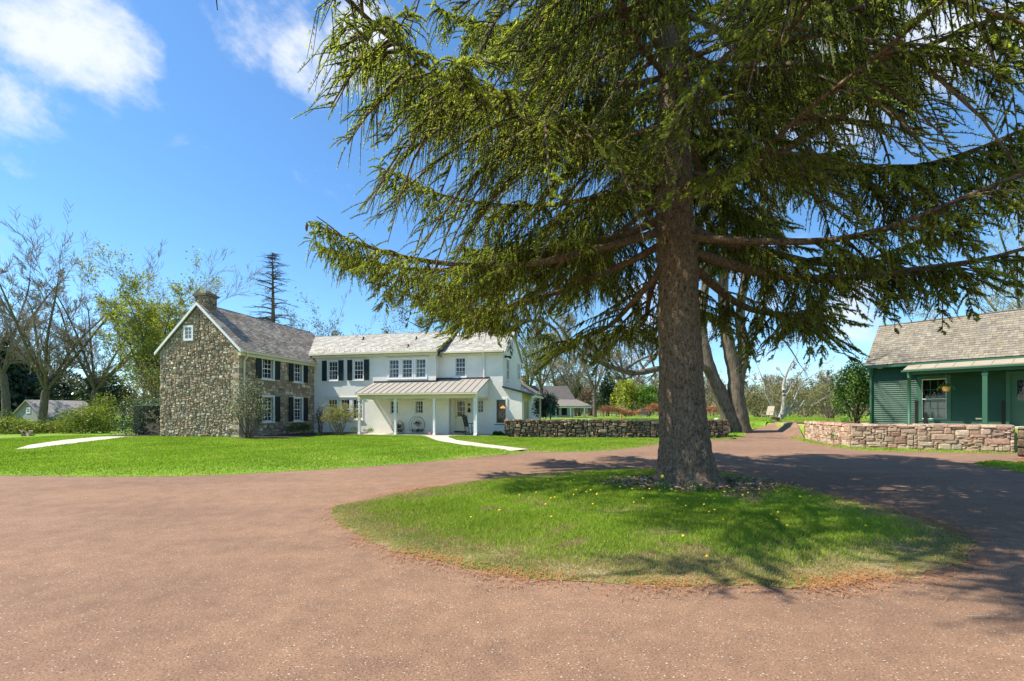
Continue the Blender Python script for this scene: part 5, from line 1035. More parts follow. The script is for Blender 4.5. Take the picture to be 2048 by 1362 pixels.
def dead_tree():
    T = Tree(33); A = lambda x, y, Y=34.: at(x, y, Y); pr = dict(up=.12, wander=.22, nch=4, spread=.7, ratio=.6, step=.5)
    T.limb([A(1552, 850), A(1558, 838), A(1566, 822), A(1567, 795), A(1568, 765), A(1578, 735), A(1590, 715)], .24, .03, 0, 3.0, 4, pr, .35, .35, 2.2)
    T.limb([A(1560, 836), A(1582, 812), A(1592, 790), A(1605, 765), A(1635, 745)], .11, .02, 0, 3.0, 4, pr, .3, .3, 2.)
    T.limb([A(1556, 838), A(1545, 815), A(1532, 790), A(1528, 765), A(1520, 745)], .08, .02, 0, 3.0, 4, pr, .3, .3, 2.)
    T.limb([A(1566, 800), A(1580, 770), A(1610, 735), A(1618, 720)], .08, .02, 0, 3.0, 4, pr, .3, .3, 2.)
    T.limb([A(1562, 838), A(1580, 822), A(1598, 815), A(1610, 800), A(1620, 812), A(1635, 805)], .10, .02, 0, 1.4, 4, dict(up=-.02, nch=4, ratio=.6), .3, .3, 1.5)
    b = A(1555, 845); b.z = Hs(b.x, 34); T.build('dead_tree', 'low pale-barked bare tree spreading from a leaning trunk beyond the wall gap', 'tree', b, 'palebark', (.42, .37, .30), mr=.012)
dead_tree()
# ------------------------------------------------------------------ the big spruce
def big_spruce():
    rng = np.random.default_rng(12); bx, by = 3.62, 9.6; g = .05
    t = thing('spruce_tree', 'huge drooping spruce on the grass island with a thick flared trunk', 'tree', (bx, by, g))
    # trunk: rings with lobed root flare
    zs = np.concatenate([np.linspace(-.15, 1.2, 26), np.linspace(1.25, 9, 110), np.linspace(9.3, 23, 30)]); n = 72; V = []
    for z in zs:
        r = np.interp(z, [-.2, 0, .12, .35, .8, 1.5, 3, 5.5, 8, 12, 18, 23], [.86, .76, .67, .57, .50, .455, .42, .38, .315, .24, .13, .02]); cx = np.interp(z, [0, 2, 4, 6, 9, 23], [.06, -.04, -.13, -.19, -.22, -.1])
        fl = math.exp(-max(z, 0)/.42)
        for k in range(n):
            a = 2*math.pi*k/n; lob = fl*(.10*math.cos(a*5+.6)+.07*math.cos(a*3+2)+.05*math.cos(a*9)); nz = mnoise.noise(Vector((math.cos(a)*2.2, math.sin(a)*2.2, z*.8)))*.05+mnoise.noise(Vector((math.cos(a)*7, math.sin(a)*7, z*3.2)))*.032+mnoise.noise(Vector((math.cos(a)*16, math.sin(a)*16, z*8)))*.02
            rr = r*(1+lob)+nz*(r/.45); V.append((cx+rr*math.cos(a), rr*math.sin(a), z))
    sr = random.Random(6)
    for z_, a_ in ((5.0, 250), (3.9, 262), (4.5, 236), (3.2, 255), (2.5, 244), (4.1, 225), (3.5, 275), (5.6, 262), (2.9, 285)):
        aa = math.radians(a_); rr_ = np.interp(z_, [0, 3, 5.5, 8], [.6, .41, .37, .31])-.02; cx_ = np.interp(z_, [0, 2, 4, 6, 9], [.06, -.04, -.13, -.19, -.22]); ln_ = sr.uniform(.04, .11); rad_ = sr.uniform(.018, .04)
        p0 = Vector((cx_+rr_*math.cos(aa), rr_*math.sin(aa), z_)); dv = Vector((math.cos(aa), math.sin(aa), .1)); stubs = MB(); stubs.tube([p0-dv*.03, p0+dv*.02, p0+dv*ln_], [rad_*1.7, rad_*1.15, rad_*.8], 9); stubs.build('branch_stub', M['spruce_bark'], t)
    m = len(zs); i = np.arange(m*n).reshape(m, n); F = np.stack([i[:-1], np.roll(i, -1, 1)[:-1], np.roll(i, -1, 1)[1:], i[1:]], -1).reshape(-1, 4)
    # limbs
    spec = [(5.75, 179, 7.9, .115), (5.45, 191, 7.4, .12), (4.95, -6, 7.6, .14), (5.55, 14, 7.0, .12), (5.2, -32, 6.2, .10), (5.0, 62, 6.5, .10), (4.6, 118, 6.4, .09), (5.3, 150, 7.2, .10), (4.75, 28, 7.4, .12), (5.1, 88, 7, .1)]
    z = 6.0; a = 20.
    while z < 21.5:
        a += 137.5+rng.uniform(-18, 18); L_ = 8.0*(1-(z-4.5)/19.5)**.72*rng.uniform(.78, 1.06); spec.append((z, a, max(L_, .6), .018+.0062*L_)); z += .142 if z < 13.5 else .26
    SB, BP, BD, BL, BC, S0, S1, Q0, Q1 = [], [], [], [], [], [], [], [], []
    def vis(P): yy = np.maximum(P[:, 1], .3); x = CX+P[:, 0]/yy*FPX; y = HY-(P[:, 2]-EYE)/yy*FPX; return (x > -60) & (x < 2130) & (y > -70) & (y < 1400) & (P[:, 1] > .5)
    for (z0, az, L_, r0) in spec:
        if z0 < 6.3: r0 *= .78
        az = math.radians(az); d = np.array([math.cos(az), math.sin(az)])
        if 236 < math.degrees(az) % 360 < 264 and z0 < 7.9: continue
        if 208 < math.degrees(az) % 360 < 270 and 6.3 < z0 < 11: L_ = max(L_*1.15, 9.4)
        if 264 <= math.degrees(az) % 360 < 305 and 6.3 < z0 < 11: L_ = max(L_, 8.6)
        while True:
            tip = np.array([bx, by])+d*L_
            pxl = CX+tip[0]/max(tip[1], .5)*FPX
            sees_left = False
            for f_ in (.45, .6, .75, .9, 1.0):
                q = np.array([bx, by])+d*L_*f_; yy = max(q[1], .3)
                if HY-(z0-.09*L_-.7-EYE)/yy*FPX > -20 and CX+(q[0]-.85*(.30*L_*(1-f_)**.75+.3))/yy*FPX < 606: sees_left = True
            if sees_left and math.sin(az) < -.3: L_ *= .94; continue
            if 208 < math.degrees(az) % 360 < 270 and z0-.06*L_ > 2.9+.907*max(tip[1], .3) and np.hypot(*tip) > 2.0: break
            if (tip[1] > 2.9 or abs(tip[0]) > 7 or z0 > 13) and np.hypot(*tip) > 3.4 and (pxl > (628+32*math.sin(z0*2.3) if 6.3 < z0 < 8.6 else 608) or tip[0] > 0): break
            L_ *= .92
        k = np.clip((z0-5)/14, 0, 1); A_, B_ = (-.50 if math.cos(az) < .2 else -.40)+.55*k, .43-.20*k; nn = 16; u = np.linspace(0, 1, nn+1); side = np.array([-d[1], d[0]]); w1, w2 = rng.uniform(-.06, .06), rng.uniform(0, 6.28)
        lat = L_*(w1*u**2*2+.02*np.sin(u*9+w2)); cx = np.interp(z0, [0, 2, 4, 6, 9, 23], [.06, -.04, -.13, -.19, -.22, -.1])
        Pm = np.column_stack([cx+d[0]*L_*u+side[0]*lat, d[1]*L_*u+side[1]*lat, z0+L_*(A_*u+B_*u**2.2)+.03*np.sin(u*14+w2)])
        rr = r0*(1-u)**.8+.008
        Q0.append(Pm[:-1]); Q1.append(Pm[1:]); S0.append(rr[:-1]); S1.append(rr[1:])
        if math.cos(az) > .1 and z0 > 6.3 and rng.random() < .22: Q0.pop(); Q1.pop(); S0.pop(); S1.pop(); continue
        # secondary branches
        ns = int(L_*8.5); us = np.sort(rng.uniform(.16, .99, ns))
        for j, uu in enumerate(us):
            p = np.array([np.interp(uu, u, Pm[:, c]) for c in range(3)]); s = 1 if j % 2 else -1; an = math.radians(rng.uniform(38, 72))*s
            dd = np.array([d[0]*math.cos(an)-d[1]*math.sin(an), d[0]*math.sin(an)+d[1]*math.cos(an), 0]); l2 = (.34*L_*(1-uu)**.75+.30)*rng.uniform(.55, 1.15)*(.55+.45*min(1, uu*2.5))
            dens = np.clip((uu-.10)*2.2, 0, 1)*(1 if z0 > 6.3 else (.75 if math.cos(az) < -.6 else .45 if math.sin(az) < .5 else .3))
            if rng.random() > .35+.65*dens: continue
            m_ = 5; v = np.linspace(0, 1, m_+1)[:, None]; up = rng.uniform(-.35, .05)+.3*(uu > .8); dr = rng.uniform(.25, .95)*np.clip((1.08-uu)*3, .12, 1)*(.62 if z0 < 6.3 else 1); pts = p+dd*l2*v*(1-.25*dr*v)+np.array([0, 0, 1.])*l2*(up*v-dr*v**2)
            Q0.append(pts[:-1]); Q1.append(pts[1:]); q = .010+.010*l2; S0.append(q*(1-.8*v[:-1, 0])); S1.append(q*(1-.8*v[1:, 0]))
            nb = max(3, int(l2/.052)); w = rng.uniform(.05, 1, nb)[:, None]; bp = p+dd*l2*w*(1-.25*dr*w)+np.array([0, 0, 1.])*l2*(up*w-dr*w**2)
            sg = rng.choice([-1, 1], nb)[:, None]; sd_ = np.array([-dd[1], dd[0], 0])[None]*sg; tipw = w**3
            bd = dd[None]*(.35+.9*tipw)+sd_*(.65-.35*tipw)+np.array([0, 0, 1.])[None]*(-.05+.3*tipw*(uu > .6)); bd /= np.linalg.norm(bd, axis=1)[:, None]
            BP.append(bp); BD.append(bd); BL.append((.14+(.75 if z0 > 6.3 else .5)*rng.random(nb)**1.6)*(1-.45*w[:, 0]**2)*(1.0 if L_ > 3 else .7)); BC.append(np.column_stack([np.full(nb, dens), 1-.75*w[:, 0], np.full(nb, uu)]))
        # leader shoots near the tip
        nb = 26; w = rng.uniform(.80, 1, nb); bp = np.column_stack([np.interp(w, u, Pm[:, c]) for c in range(3)]); sg = rng.choice([-1, 1], nb)[:, None]; bd = np.column_stack([np.full(nb, d[0]), np.full(nb, d[1]), rng.uniform(.1, .6, nb)])*.7+np.column_stack([np.full(nb, side[0]), np.full(nb, side[1]), np.zeros(nb)])*sg*.7; bd /= np.linalg.norm(bd, axis=1)[:, None]
        BP.append(bp); BD.append(bd); BL.append(rng.uniform(.12, .3, nb)); BC.append(np.column_stack([np.ones(nb), np.full(nb, .05), np.ones(nb)]))
    BP, BD, BL, BC = np.concatenate(BP), np.concatenate(BD), np.concatenate(BL), np.concatenate(BC)
    def outer(P):                            # the crown's ragged left outline
        W_ = P+np.array([bx, by, g]); yy = np.maximum(W_[:, 1], .3); x = CX+W_[:, 0]/yy*FPX; y = HY-(W_[:, 2]-EYE)/yy*FPX
        lim = 668+26*np.sin(y*.021+1)+14*np.sin(y*.06)-38*np.exp(-((y-30)/60)**2)-75*np.exp(-((y-500)/75)**2); return (x < lim) & (x > -400) & (y > -190) & (y < 800) & (W_[:, 1] < 12)
    ko = ~outer(BP+BD*.15); BP, BD, BL, BC = BP[ko], BD[ko], BL[ko], BC[ko]
    wp = BP+np.array([bx, by, g]); v = vis(wp); far = np.linalg.norm(wp-np.array([0, 0, EYE]), axis=1)
    keep = rng.random(len(BP)) < np.where(v, np.where(BP[:, 2] > 13, .6, 1.), .34); big = np.where(v, np.clip(far/10, .85, 1.5), 2.0)
    BP, BD, BL, BC, big, v = BP[keep], BD[keep], BL[keep]*np.where(v[keep], 1, 1.2), BC[keep], big[keep], v[keep]; nb = len(BP)
    print('branchlets', nb, 'visible', v.sum())
    def curve(u, idx):                      # droop grows with the hang factor
        hang = BC[idx, 1][:, None]; l = BL[idx][:, None]; u = u[:, None]
        return BP[idx]+BD[idx]*l*(u*(1-.55*hang*u))+np.array([[0, 0, -1.]])*l*hang*(.35*u+1.05*u**1.5)
    K = 25; idx = np.repeat(np.arange(nb), K); u = (np.tile(np.arange(K), nb)+rng.random(nb*K))/K; sel = v[idx] | (rng.random(len(idx)) < .55); idx, u = idx[sel], u[sel]
    P = curve(u, idx); T_ = curve(u+.05, idx)-P; T_ /= np.linalg.norm(T_, axis=1)[:, None]; q = rng.normal(size=P.shape); q -= T_*(q*T_).sum(1)[:, None]; q /= np.linalg.norm(q, axis=1)[:, None]; w = np.cross(T_, q)
    b_ = big[idx][:, None]; ln = .046*b_*rng.uniform(.75, 1.25, (len(idx), 1))*(1-.25*u[:, None]); wd = .0112*b_
    V2 = np.stack([P-w*wd-T_*.006, P+w*wd-T_*.006, P+(T_*.60+q*.82)*ln], 1).reshape(-1, 3); F2 = np.arange(len(V2)).reshape(-1, 3)
    tone = rng.uniform(.65, 1.35, nb); warm = rng.random(nb); c = np.array([.25, .30, .055])[None]*tone[:, None]; c = c*(1-warm[:, None]*.4)+np.array([.36, .36, .05])*warm[:, None]*.4*tone[:, None]; dead = rng.random(nb) < .05*(1-BC[:, 0])+.012; c[dead] = (.13, .095, .05)
    young = (u > .8)[:, None]*.35; C2 = c[idx]*(1+young)
    # thin woody cores
    ci = np.arange(nb); a0, a1, a2 = curve(np.zeros(nb), ci), curve(np.full(nb, .5), ci), curve(np.ones(nb), ci)
    V3, F3 = seg_tubes(np.concatenate([a0, a1]), np.concatenate([a1, a2]), np.concatenate([.0075*big, .006*big]), np.concatenate([.006*big, .003*big]), 3); C3 = np.tile((.05, .065, .02), (len(F3), 1))
    npmesh('crown', np.concatenate([V2, V3]), [(F2, C2), (F3+len(V2), C3)], M['needles'], t)
    Q0, Q1, S0, S1 = np.concatenate(Q0), np.concatenate(Q1), np.concatenate(S0), np.concatenate(S1); ko = ~outer(Q1); Q0, Q1, S0, S1 = Q0[ko], Q1[ko], S0[ko], S1[ko]
    VL, FL = seg_tubes(Q0, Q1, S0, S1, 6); V = np.array(V); npmesh('trunk', np.concatenate([V, VL]), [(F, None), (FL+len(V), None)], M['spruce_bark'], t, True)
    # cut stub limb and cones
    s = MB(); P0 = at(1715, 208, 8.2)-Vector((bx, by, g)); P1 = at(1825, 150, 7.6)-Vector((bx, by, g)); pts = [Vector((.2, -.2, 5.9)), Vector((1.4, -.7, 6.4)), P0, P1]; s.tube(pts, [.1, .08, .07, .05], 10); s.build('cut_limb', M['spruce_bark'], t, True)
    wq = BP+np.array([bx, by, g]); qx = CX+wq[:, 0]/np.maximum(wq[:, 1], .5)*FPX; qy = HY-(wq[:, 2]-EYE)/np.maximum(wq[:, 1], .5)*FPX; far_ok = wq[:, 1] > 7.5
    for y0, y1 in ((0, 140), (230, 400), (430, 600)):
        kk = np.where((qy > y0) & (qy < y1) & far_ok)[0]; p = Vector(BP[kk[np.argmin(qx[kk])]])-Vector((0, 0, .03))
        s = MB(); s.tube([p+Vector((0, 0, .02)), p, p-Vector((0, 0, .04)), p-Vector((0, 0, .10)), p-Vector((0, 0, .14))], [.003, .012, .024, .022, .006], 10); s.build('cone', M['cone'], t, True)
big_spruce()
# ------------------------------------------------------------------ grass blades and ground litter
def blades(name, label, poly, n, ln, wd, cols, dry, seed, lift=.0, edge=.5, mask=None, xr=None, dp=1., thin=0):
    rng = np.random.default_rng(seed); Pq = np.array(poly); x0, y0 = Pq.min(0); x1, y1 = Pq.max(0)
    if xr: x0, x1, y0, y1 = max(x0, xr[0]), min(x1, xr[1]), max(y0, xr[2]), min(y1, xr[3])
    P = np.column_stack([rng.uniform(x0, x1, n*2), rng.uniform(y0, y1, n*2)]); d = dist_fast(P, poly); k = d > 0; P, d = P[k][:n], d[k][:n]
    if mask is not None: k = mask(P); P, d = P[k], d[k]
    if thin: k = rng.random(len(P)) < np.clip(.25+d/.5, 0, 1)*np.clip(1.0-.75*ss(.2, .65, wave(P[:, 0]*1.4+3, P[:, 1]*1.9, 2.2)), .15, 1); P, d = P[k], d[k]
    m = len(P); pt = wave(P[:, 0]*1.1, P[:, 1]*1.1, seed); p2 = wave(P[:, 0]*4.2, P[:, 1]*4.2, seed+3); dist = np.hypot(P[:, 0], P[:, 1]); sc = np.clip(dist/9, .75, 2.2)
    dr = rng.random(m) < np.clip(dry*np.exp(-d/edge*1.)+.55*ss(.12, .6, pt*.6+p2*.4)*dp, .03, .97)
    h = ln*rng.uniform(.5, 1.2, m)*(1+.35*p2)*np.where(dr, .55, 1)*np.clip(.45+d/edge*.6, .45, 1); w = wd*sc*rng.uniform(.7, 1.3, m)
    a = rng.uniform(0, 6.28, m); le = rng.uniform(.1, .75, m)*h*np.where(dr, 1.8, 1); b = rng.uniform(0, 6.28, m)
    z = H(P[:, 0], P[:, 1])+lift*(1-np.exp(-d/.45))-.008
    B = np.column_stack([P, z]); s = np.column_stack([np.cos(a), np.sin(a), np.zeros(m)])*w[:, None]; tip = B+np.column_stack([np.cos(b)*le, np.sin(b)*le, h])
    mid = B+(tip-B)*np.array([.35, .35, .6]); V = np.stack([B-s, B+s, mid+s*.7, tip, mid-s*.7], 1).reshape(-1, 3); F = np.arange(5*m).reshape(m, 5)
    C = np.array(cols)[rng.integers(0, len(cols), m)]*(rng.uniform(.75, 1.25, m)*(1+.22*pt))[:, None]; dc = np.array([(.40, .33, .16), (.34, .26, .12), (.45, .38, .22)]); C[dr] = dc[rng.integers(0, 3, dr.sum())]
    o = npmesh(name, V, [(F, C)], M['blade']); struct(o, 'stuff', label, 'grass')
LG = [(.25, .39, .035), (.31, .44, .045), (.38, .46, .07), (.19, .31, .03)]
trunk_clear = lambda P: ((P[:, 0]-3.75)**2/1.0+(P[:, 1]-9.6)**2/.8 > .9) & ~(((P[:, 0]-3.75)**2/2.9+(P[:, 1]-9.45)**2/.9 < 1) & (np.random.default_rng(1).random(len(P)) < .75))
blades('grass', 'green grass with straw-coloured rim on the island under the spruce', ISLAND, 420000, .058, .0031, LG, 1.6, 1, .04, .62, trunk_clear, dp=1.7, thin=1)
blades('grass', 'vivid green mown lawn in front of the stone and white house', LAWN_L, 230000, .05, .006, LG, .45, 2, .06, .35, off_path, (-26, 6, 10, 27), dp=1.0)
blades('grass', 'lawn strip with dry patches along the long grey wall', LAWN_R, 90000, .05, .006, LG, .7, 3, .06, .4, off_path, dp=1.6)
blades('grass', 'sunlit grass climbing through the wall gap', LAWN_T, 90000, .07, .009, LG, .3, 4, .05, .4, None, (9, 34, 24, 52))
blades('grass', 'thin weedy grass along the foot of the pink wall', STRIP_R, 20000, .07, .005, LG, .8, 5, .03, .3)
blades('grass', 'dark green grass patch at the right edge by the stone pier', CORNER_R, 26000, .08, .0045, LG, .5, 6, .05, .2)
def litter():
    rng = np.random.default_rng(9); n = 2600; r = rng.uniform(.5, 1, n)**.8*(1+.22*np.sin(np.arange(n)*.7)); a = rng.uniform(0, 6.28, n); P = np.column_stack([3.75+np.cos(a)*r*1.75, 9.4+np.sin(a)*r*1.0, np.full(n, .10)]); P[:, 2] = .062+rng.random(n)*.05
    V, F, C = leaf_quads(rng, P, .09, (1, 1, 1), .4, np.array([(.26, .15, .09), (.40, .31, .21), (.17, .10, .06), (.48, .40, .30), (.33, .17, .10)])); V2 = V.reshape(-1, 4, 3); V2[:, :, 2] = P[:, None, 2]+(V2[:, :, 2]-P[:, None, 2])*.35
    struct(npmesh('leaf_litter', V2.reshape(-1, 3), [(F, C)], M['tinted']), 'stuff', 'brown bark chips and old cones scattered round the spruce foot', 'litter')
    # fallen needles along the near rim
    e = np.array(ISLAND); k = rng.integers(0, len(e), 42000); P = e[k]+rng.normal(0, .10, (42000, 2))*(1+1.5*rng.random((42000, 1))**3); k2 = (P[:, 1] < 9.5) & (rng.random(42000) < .12+.6*ss(-.2, .6, wave(P[:, 0]*1.4, P[:, 1]*1.4, 2))); P = P[k2]; n = len(P); a = rng.uniform(0, 3.14, n); l = .028
    B = np.column_stack([P, np.full(n, .004)+rng.random(n)*.012]); dx = np.column_stack([np.cos(a)*l, np.sin(a)*l, rng.normal(0, .004, n)]); sx = np.column_stack([-np.sin(a), np.cos(a), np.zeros(n)])*.0022
    V = np.stack([B-dx-sx, B-dx+sx, B+dx+sx, B+dx-sx], 1).reshape(-1, 3); C = np.array([(.42, .17, .06), (.36, .15, .06), (.45, .24, .11)])[rng.integers(0, 3, n)]
    struct(npmesh('fallen_needles', V, [(np.arange(4*n).reshape(n, 4), C)], M['tinted']), 'stuff', 'rust-coloured fallen needles along the near rim of the grass island', 'needles')
    n = 3200; P = np.column_stack([rng.uniform(-7, 9, n), 1.9+rng.random(n)**1.5*9]); P = P[~pip(P, ISLAND)]; n = len(P); s = rng.uniform(.002, .0048, n); V, F = [], []
    for q in range(n):
        x, y = P[q]; k = len(V); rr = s[q]; V += [(x-rr, y-rr*.6, 0), (x+rr, y-rr*.7, 0), (x+rr*.8, y+rr*.8, 0), (x-rr*.7, y+rr, 0), (x-rr*.6, y-rr*.3, rr*.8), (x+rr*.6, y-rr*.4, rr*.9), (x+rr*.5, y+rr*.5, rr*.7), (x-rr*.4, y+rr*.6, rr*.8)]; F += [(k+4, k+5, k+6, k+7), (k, k+1, k+5, k+4), (k+1, k+2, k+6, k+5), (k+2, k+3, k+7, k+6), (k+3, k, k+4, k+7)]
    c = np.array([(.50, .44, .35), (.42, .35, .27), (.38, .25, .18), (.56, .52, .44)])[rng.integers(0, 4, n)]; V = np.array(V); V[:, 2] -= .008
    struct(npmesh('gravel', V, [(np.array(F), np.repeat(c, 5, 0))], M['tinted']), 'stuff', 'pale loose gravel bits scattered on the red drive', 'gravel')
litter()
def dandelions():
    rng = random.Random(4); t = thing('dandelion', 'yellow dandelion flower in the island grass', 'flower', (0, 0, 0), 0, 'dandelions in the island grass')
    m = MB(); m.tube([(0, 0, 0), (0, 0, .075)], .0025, 5, (.12, .2, .04)); m.build('stem', M['tinted'], t); m = MB(); m.tube([(0, 0, .07), (0, 0, .078), (0, 0, .088), (0, 0, .092)], [.005, .015, .013, .003], 10, (.85, .62, .02)); m.build('flower', M['tinted'], t)
    spots = []
    while len(spots) < 70:
        x, y = rng.gauss(2.4, 2.2), rng.gauss(7.6, 1.3)
        if pip(np.array([[x, y]]), ISLAND)[0] and dist_poly(np.array([[x, y]]), ISLAND)[0] > .3 and math.hypot(x-3.7, y-9.5) > 1: spots.append((x, y))
    for i, (x, y) in enumerate(spots):
        o = t if i == 0 else t.copy()
        if i:
            COL.objects.link(o)
            for ch in t.children:
                c = ch.copy(); COL.objects.link(c); c.parent = o
        o.location = (x, y, .06); o.rotation_euler = (rng.uniform(-.25, .25), rng.uniform(-.25, .25), 0)
dandelions()
def iris():
    for i, (px, py, lb) in enumerate([(1330, 985, 'strap-leaved daffodil clump with a yellow bloom at the left foot of the spruce'), (1400, 990, 'strap-leaved green clump in front of the spruce trunk')]):
        x, y = gp(px, py); t = thing('daffodil_clump', lb, 'plant', (x, y, .06)); rng = np.random.default_rng(i); m = MB()
        for k in range(34):
            a = rng.uniform(0, 6.28); r = rng.uniform(0, .16); b = Vector((math.cos(a)*r*1.8, math.sin(a)*r, 0)); h = rng.uniform(.10, .24); o = Vector((math.cos(a), math.sin(a), 0))*h*rng.uniform(.2, .7); s = Vector((-math.sin(a), math.cos(a), 0))*.008; c = tuple(np.array((.10, .19, .06))*rng.uniform(.7, 1.3))
            p = [b, b+o*.3+Vector((0, 0, h*.7)), b+o+Vector((0, 0, h*.85))]; m.face([p[0]-s, p[0]+s, p[1]+s, p[1]-s], c); m.face([p[1]-s, p[1]+s, p[2]], c)
        m.build('leaves', M['leaf'], t)
        if i == 0: m = MB(); m.ball((-.05, 0, .24), .035, 7, (.85, .6, .02)); m.build('bloom', M['tinted'], t)
iris()
def twig():
    x, y = gp(1955, 1233); t = Tree(8); t.limbs.append(([Vector((x-.09, y, .006)), Vector((x-.02, y-.004, .007)), Vector((x+.04, y-.008, .008)), Vector((x+.09, y+.0, .01))], .0028, .0022)); t.seg.append((Vector((x+.07, y, .008)), Vector((x+.095, y+.02, .015)), .002, .0015, 1)); t.build('fallen_stick', 'short pale fallen stick lying on the drive at lower right', 'stick', (x, y, 0), 'palebark')
twig()

# ------------------------------------------------------------------ porch things, garden things
def ring_stand(x, y, r, label):
    p = house_pt(x, y, .2); t = thing('ring_plant_stand', label, 'plant stand', p, -HA, 'round iron plant stands on the porch'); m = MB()
    def ring(R_, yo, c=(.02, .02, .02)): return [(R_*math.cos(a), yo, R_*math.sin(a)+r+.04) for a in np.linspace(0, 2*math.pi, 33)]
    m.tube(ring(r, -.10), .011, 6, caps=False); m.tube(ring(r*.86, .10), .010, 6, caps=False); m.tube([(-r*.55, -.1, .1+r*.1), (-r*.55, .1, .1+r*.1)], .01, 6); m.tube([(r*.55, -.1, .1+r*.1), (r*.55, .1, .1+r*.1)], .01, 6)
    for sx in (-1, 1): m.tube([(sx*r*.8, 0, 0), (sx*r*.55, 0, .22), (sx*r*.7, 0, .3)], .012, 6)
    m.tube([(0, 0, r*2), (0, 0, r*1.35)], .006, 5); m.build('frame', M['black'], t)
    m = MB(); m.tube([(0, 0, r*.85), (0, 0, r*.88), (0, 0, r*1.1), (0, 0, r*1.12)], [.06, .10, .16, .165], 14, (.40, .40, .36) if r > .5 else (.05, .05, .05)); m.build('pot', M['tinted'], t)
    rng = np.random.default_rng(int(r*100)); P = rng.normal(0, 1, (260, 3))*np.array([.13, .08, .06])+np.array([0, 0, r*1.25]); Q = rng.normal(0, 1, (300, 3))*np.array([r*.42, .06, .06])+np.array([0, 0, .20]); V, F, C = leaf_quads(rng, np.concatenate([P, Q]), .06, (.02, .035, .015), .4); npmesh('plant', V, [(F, C)], M['leaf'], t)
ring_stand(6.30, -.25, .40, 'smaller round iron plant stand behind the second porch post'); ring_stand(7.62, -.28, .53, 'larger round iron plant stand with white pot under the porch window')
def rocking_chair():
    p = house_pt(11.25, -.75, .2); t = thing('rocking_chair', 'black slatted wooden rocking chair beside the porch door', 'chair', p, -HA+R(78)); bk = M['black']
    # faces -y locally
    for sx in (-1, 1): m = MB(); m.tube([(sx*.26, -.42+.84*f, .02+.13*(2*f-1)**2) for f in np.linspace(0, 1, 11)], .018, 6); m.build('rocker', bk, t)
    for sx in (-1, 1):
        m = MB(); m.tube([(sx*.26, -.26, .05), (sx*.27, -.25, .66)], .02, 6); m.build('leg', bk, t)
        m = MB(); m.tube([(sx*.24, .20, .05), (sx*.24, .24, .45), (sx*.25, .42, 1.15)], .02, 6); m.build('leg', bk, t)
        m = MB(); m.box(sx*.27-.035, sx*.27+.035, -.32, .28, .655, .68); m.build('armrest', bk, t)
    m = MB()
    for i in range(8): m.box(-.25, .25, -.27+i*.065, -.22+i*.065, .40-.004*i, .42-.004*i)
    m.build('seat', bk, t); m = MB()
    for i in range(7): x = -.2+i*.066; m.hexa([(x-.018, .235, .46), (x+.018, .235, .46), (x+.018, .25, .46), (x-.018, .25, .46), (x-.018, .415, 1.1), (x+.018, .415, 1.1), (x+.018, .43, 1.1), (x-.018, .43, 1.1)])
    m.tube([(-.26, .42, 1.12), (0, .44, 1.16), (.26, .42, 1.12)], .025, 6); m.build('backrest', bk, t)
    m = MB()
    for z in (.15, .27): m.tube([(-.26, -.255, z), (.26, -.255, z)], .012, 6); m.tube([(-.24, .21, z), (.24, .21, z)], .012, 6)
    m.build('stretcher', bk, t)
rocking_chair()
def wall_bell():
    p = house_pt(10.80, .44, 0); t = thing('wall_bell', 'dark iron bell ornament on the wall right of the porch door', 'ornament', (p.x, p.y, 1.55), -HA); m = MB(); m.tube([(0, -.05, .40), (0, -.05, .44), (0, -.05, .52), (0, -.05, .56)], [.02, .07, .07, .02], 12); m.build('finial', M['black'], t)
    m = MB(); m.tube([(0, -.05, .0), (0, -.05, .03), (0, -.05, .2), (0, -.05, .28)], [.10, .085, .07, .02], 12); m.tube([(0, -.05, .28), (0, -.05, .42)], .012, 6); m.tube([(0, -.05, 0), (0, -.05, -.12)], .006, 5); m.build('bell', M['black'], t)
wall_bell()
def jug():
    p = house_pt(9.0, -1.55, .2); t = thing('pink_jug', 'small dusty pink jug on the porch floor beside the third post', 'jug', p); m = MB(); m.tube([(0, 0, 0), (0, 0, .03), (0, 0, .16), (0, 0, .24), (0, 0, .27)], [.07, .10, .11, .05, .045], 14, (.42, .25, .24)); m.build('body', M['tinted'], t, True); m = MB(); m.tube([(0, 0, .27), (0, 0, .36)], [.02, .008], 8, (.1, .12, .2)); m.build('stopper', M['tinted'], t)
jug()
def floodlights():
    p = house_pt(13.0, .95, 5.05); t = thing('flood_lights', 'pair of dark flood lights on the white gable corner', 'lamp', p, -HA); m = MB(); m.box(0, .08, -.07, .07, -.07, .07); m.build('mount', M['black'], t)
    for s in (-1, 1): m = MB(); m.tube([(.06, s*.05, 0), (.22, s*.16, -.02), (.34, s*.22, -.06)], [.03, .05, .085], 10); m.build('lamp_head', M['black'], t)
floodlights()
def pump():
    p = at(1101, 838, 32); g = .85; t = thing('garden_pump', 'tall dark green hand pump standing behind the long stone wall', 'pump', (p.x, 32, g)); gm = mat('pump_green', base=(.01, .10, .06), rough=.4)
    m = MB(); m.tube([(0, 0, 0), (0, 0, .9), (0, 0, .92), (0, 0, 1.28), (0, 0, 1.3), (0, 0, 1.42)], [.05, .05, .085, .085, .05, .03], 12); m.build('body', gm, t, True); m = MB(); m.tube([(0, 0, .98), (-.14, 0, .98), (-.2, 0, .88)], .03, 8); m.build('spout', gm, t, True); m = MB(); m.tube([(.03, 0, 1.38), (.16, 0, 1.3), (.2, 0, .7)], .014, 6); m.build('handle', gm, t, True)
pump()
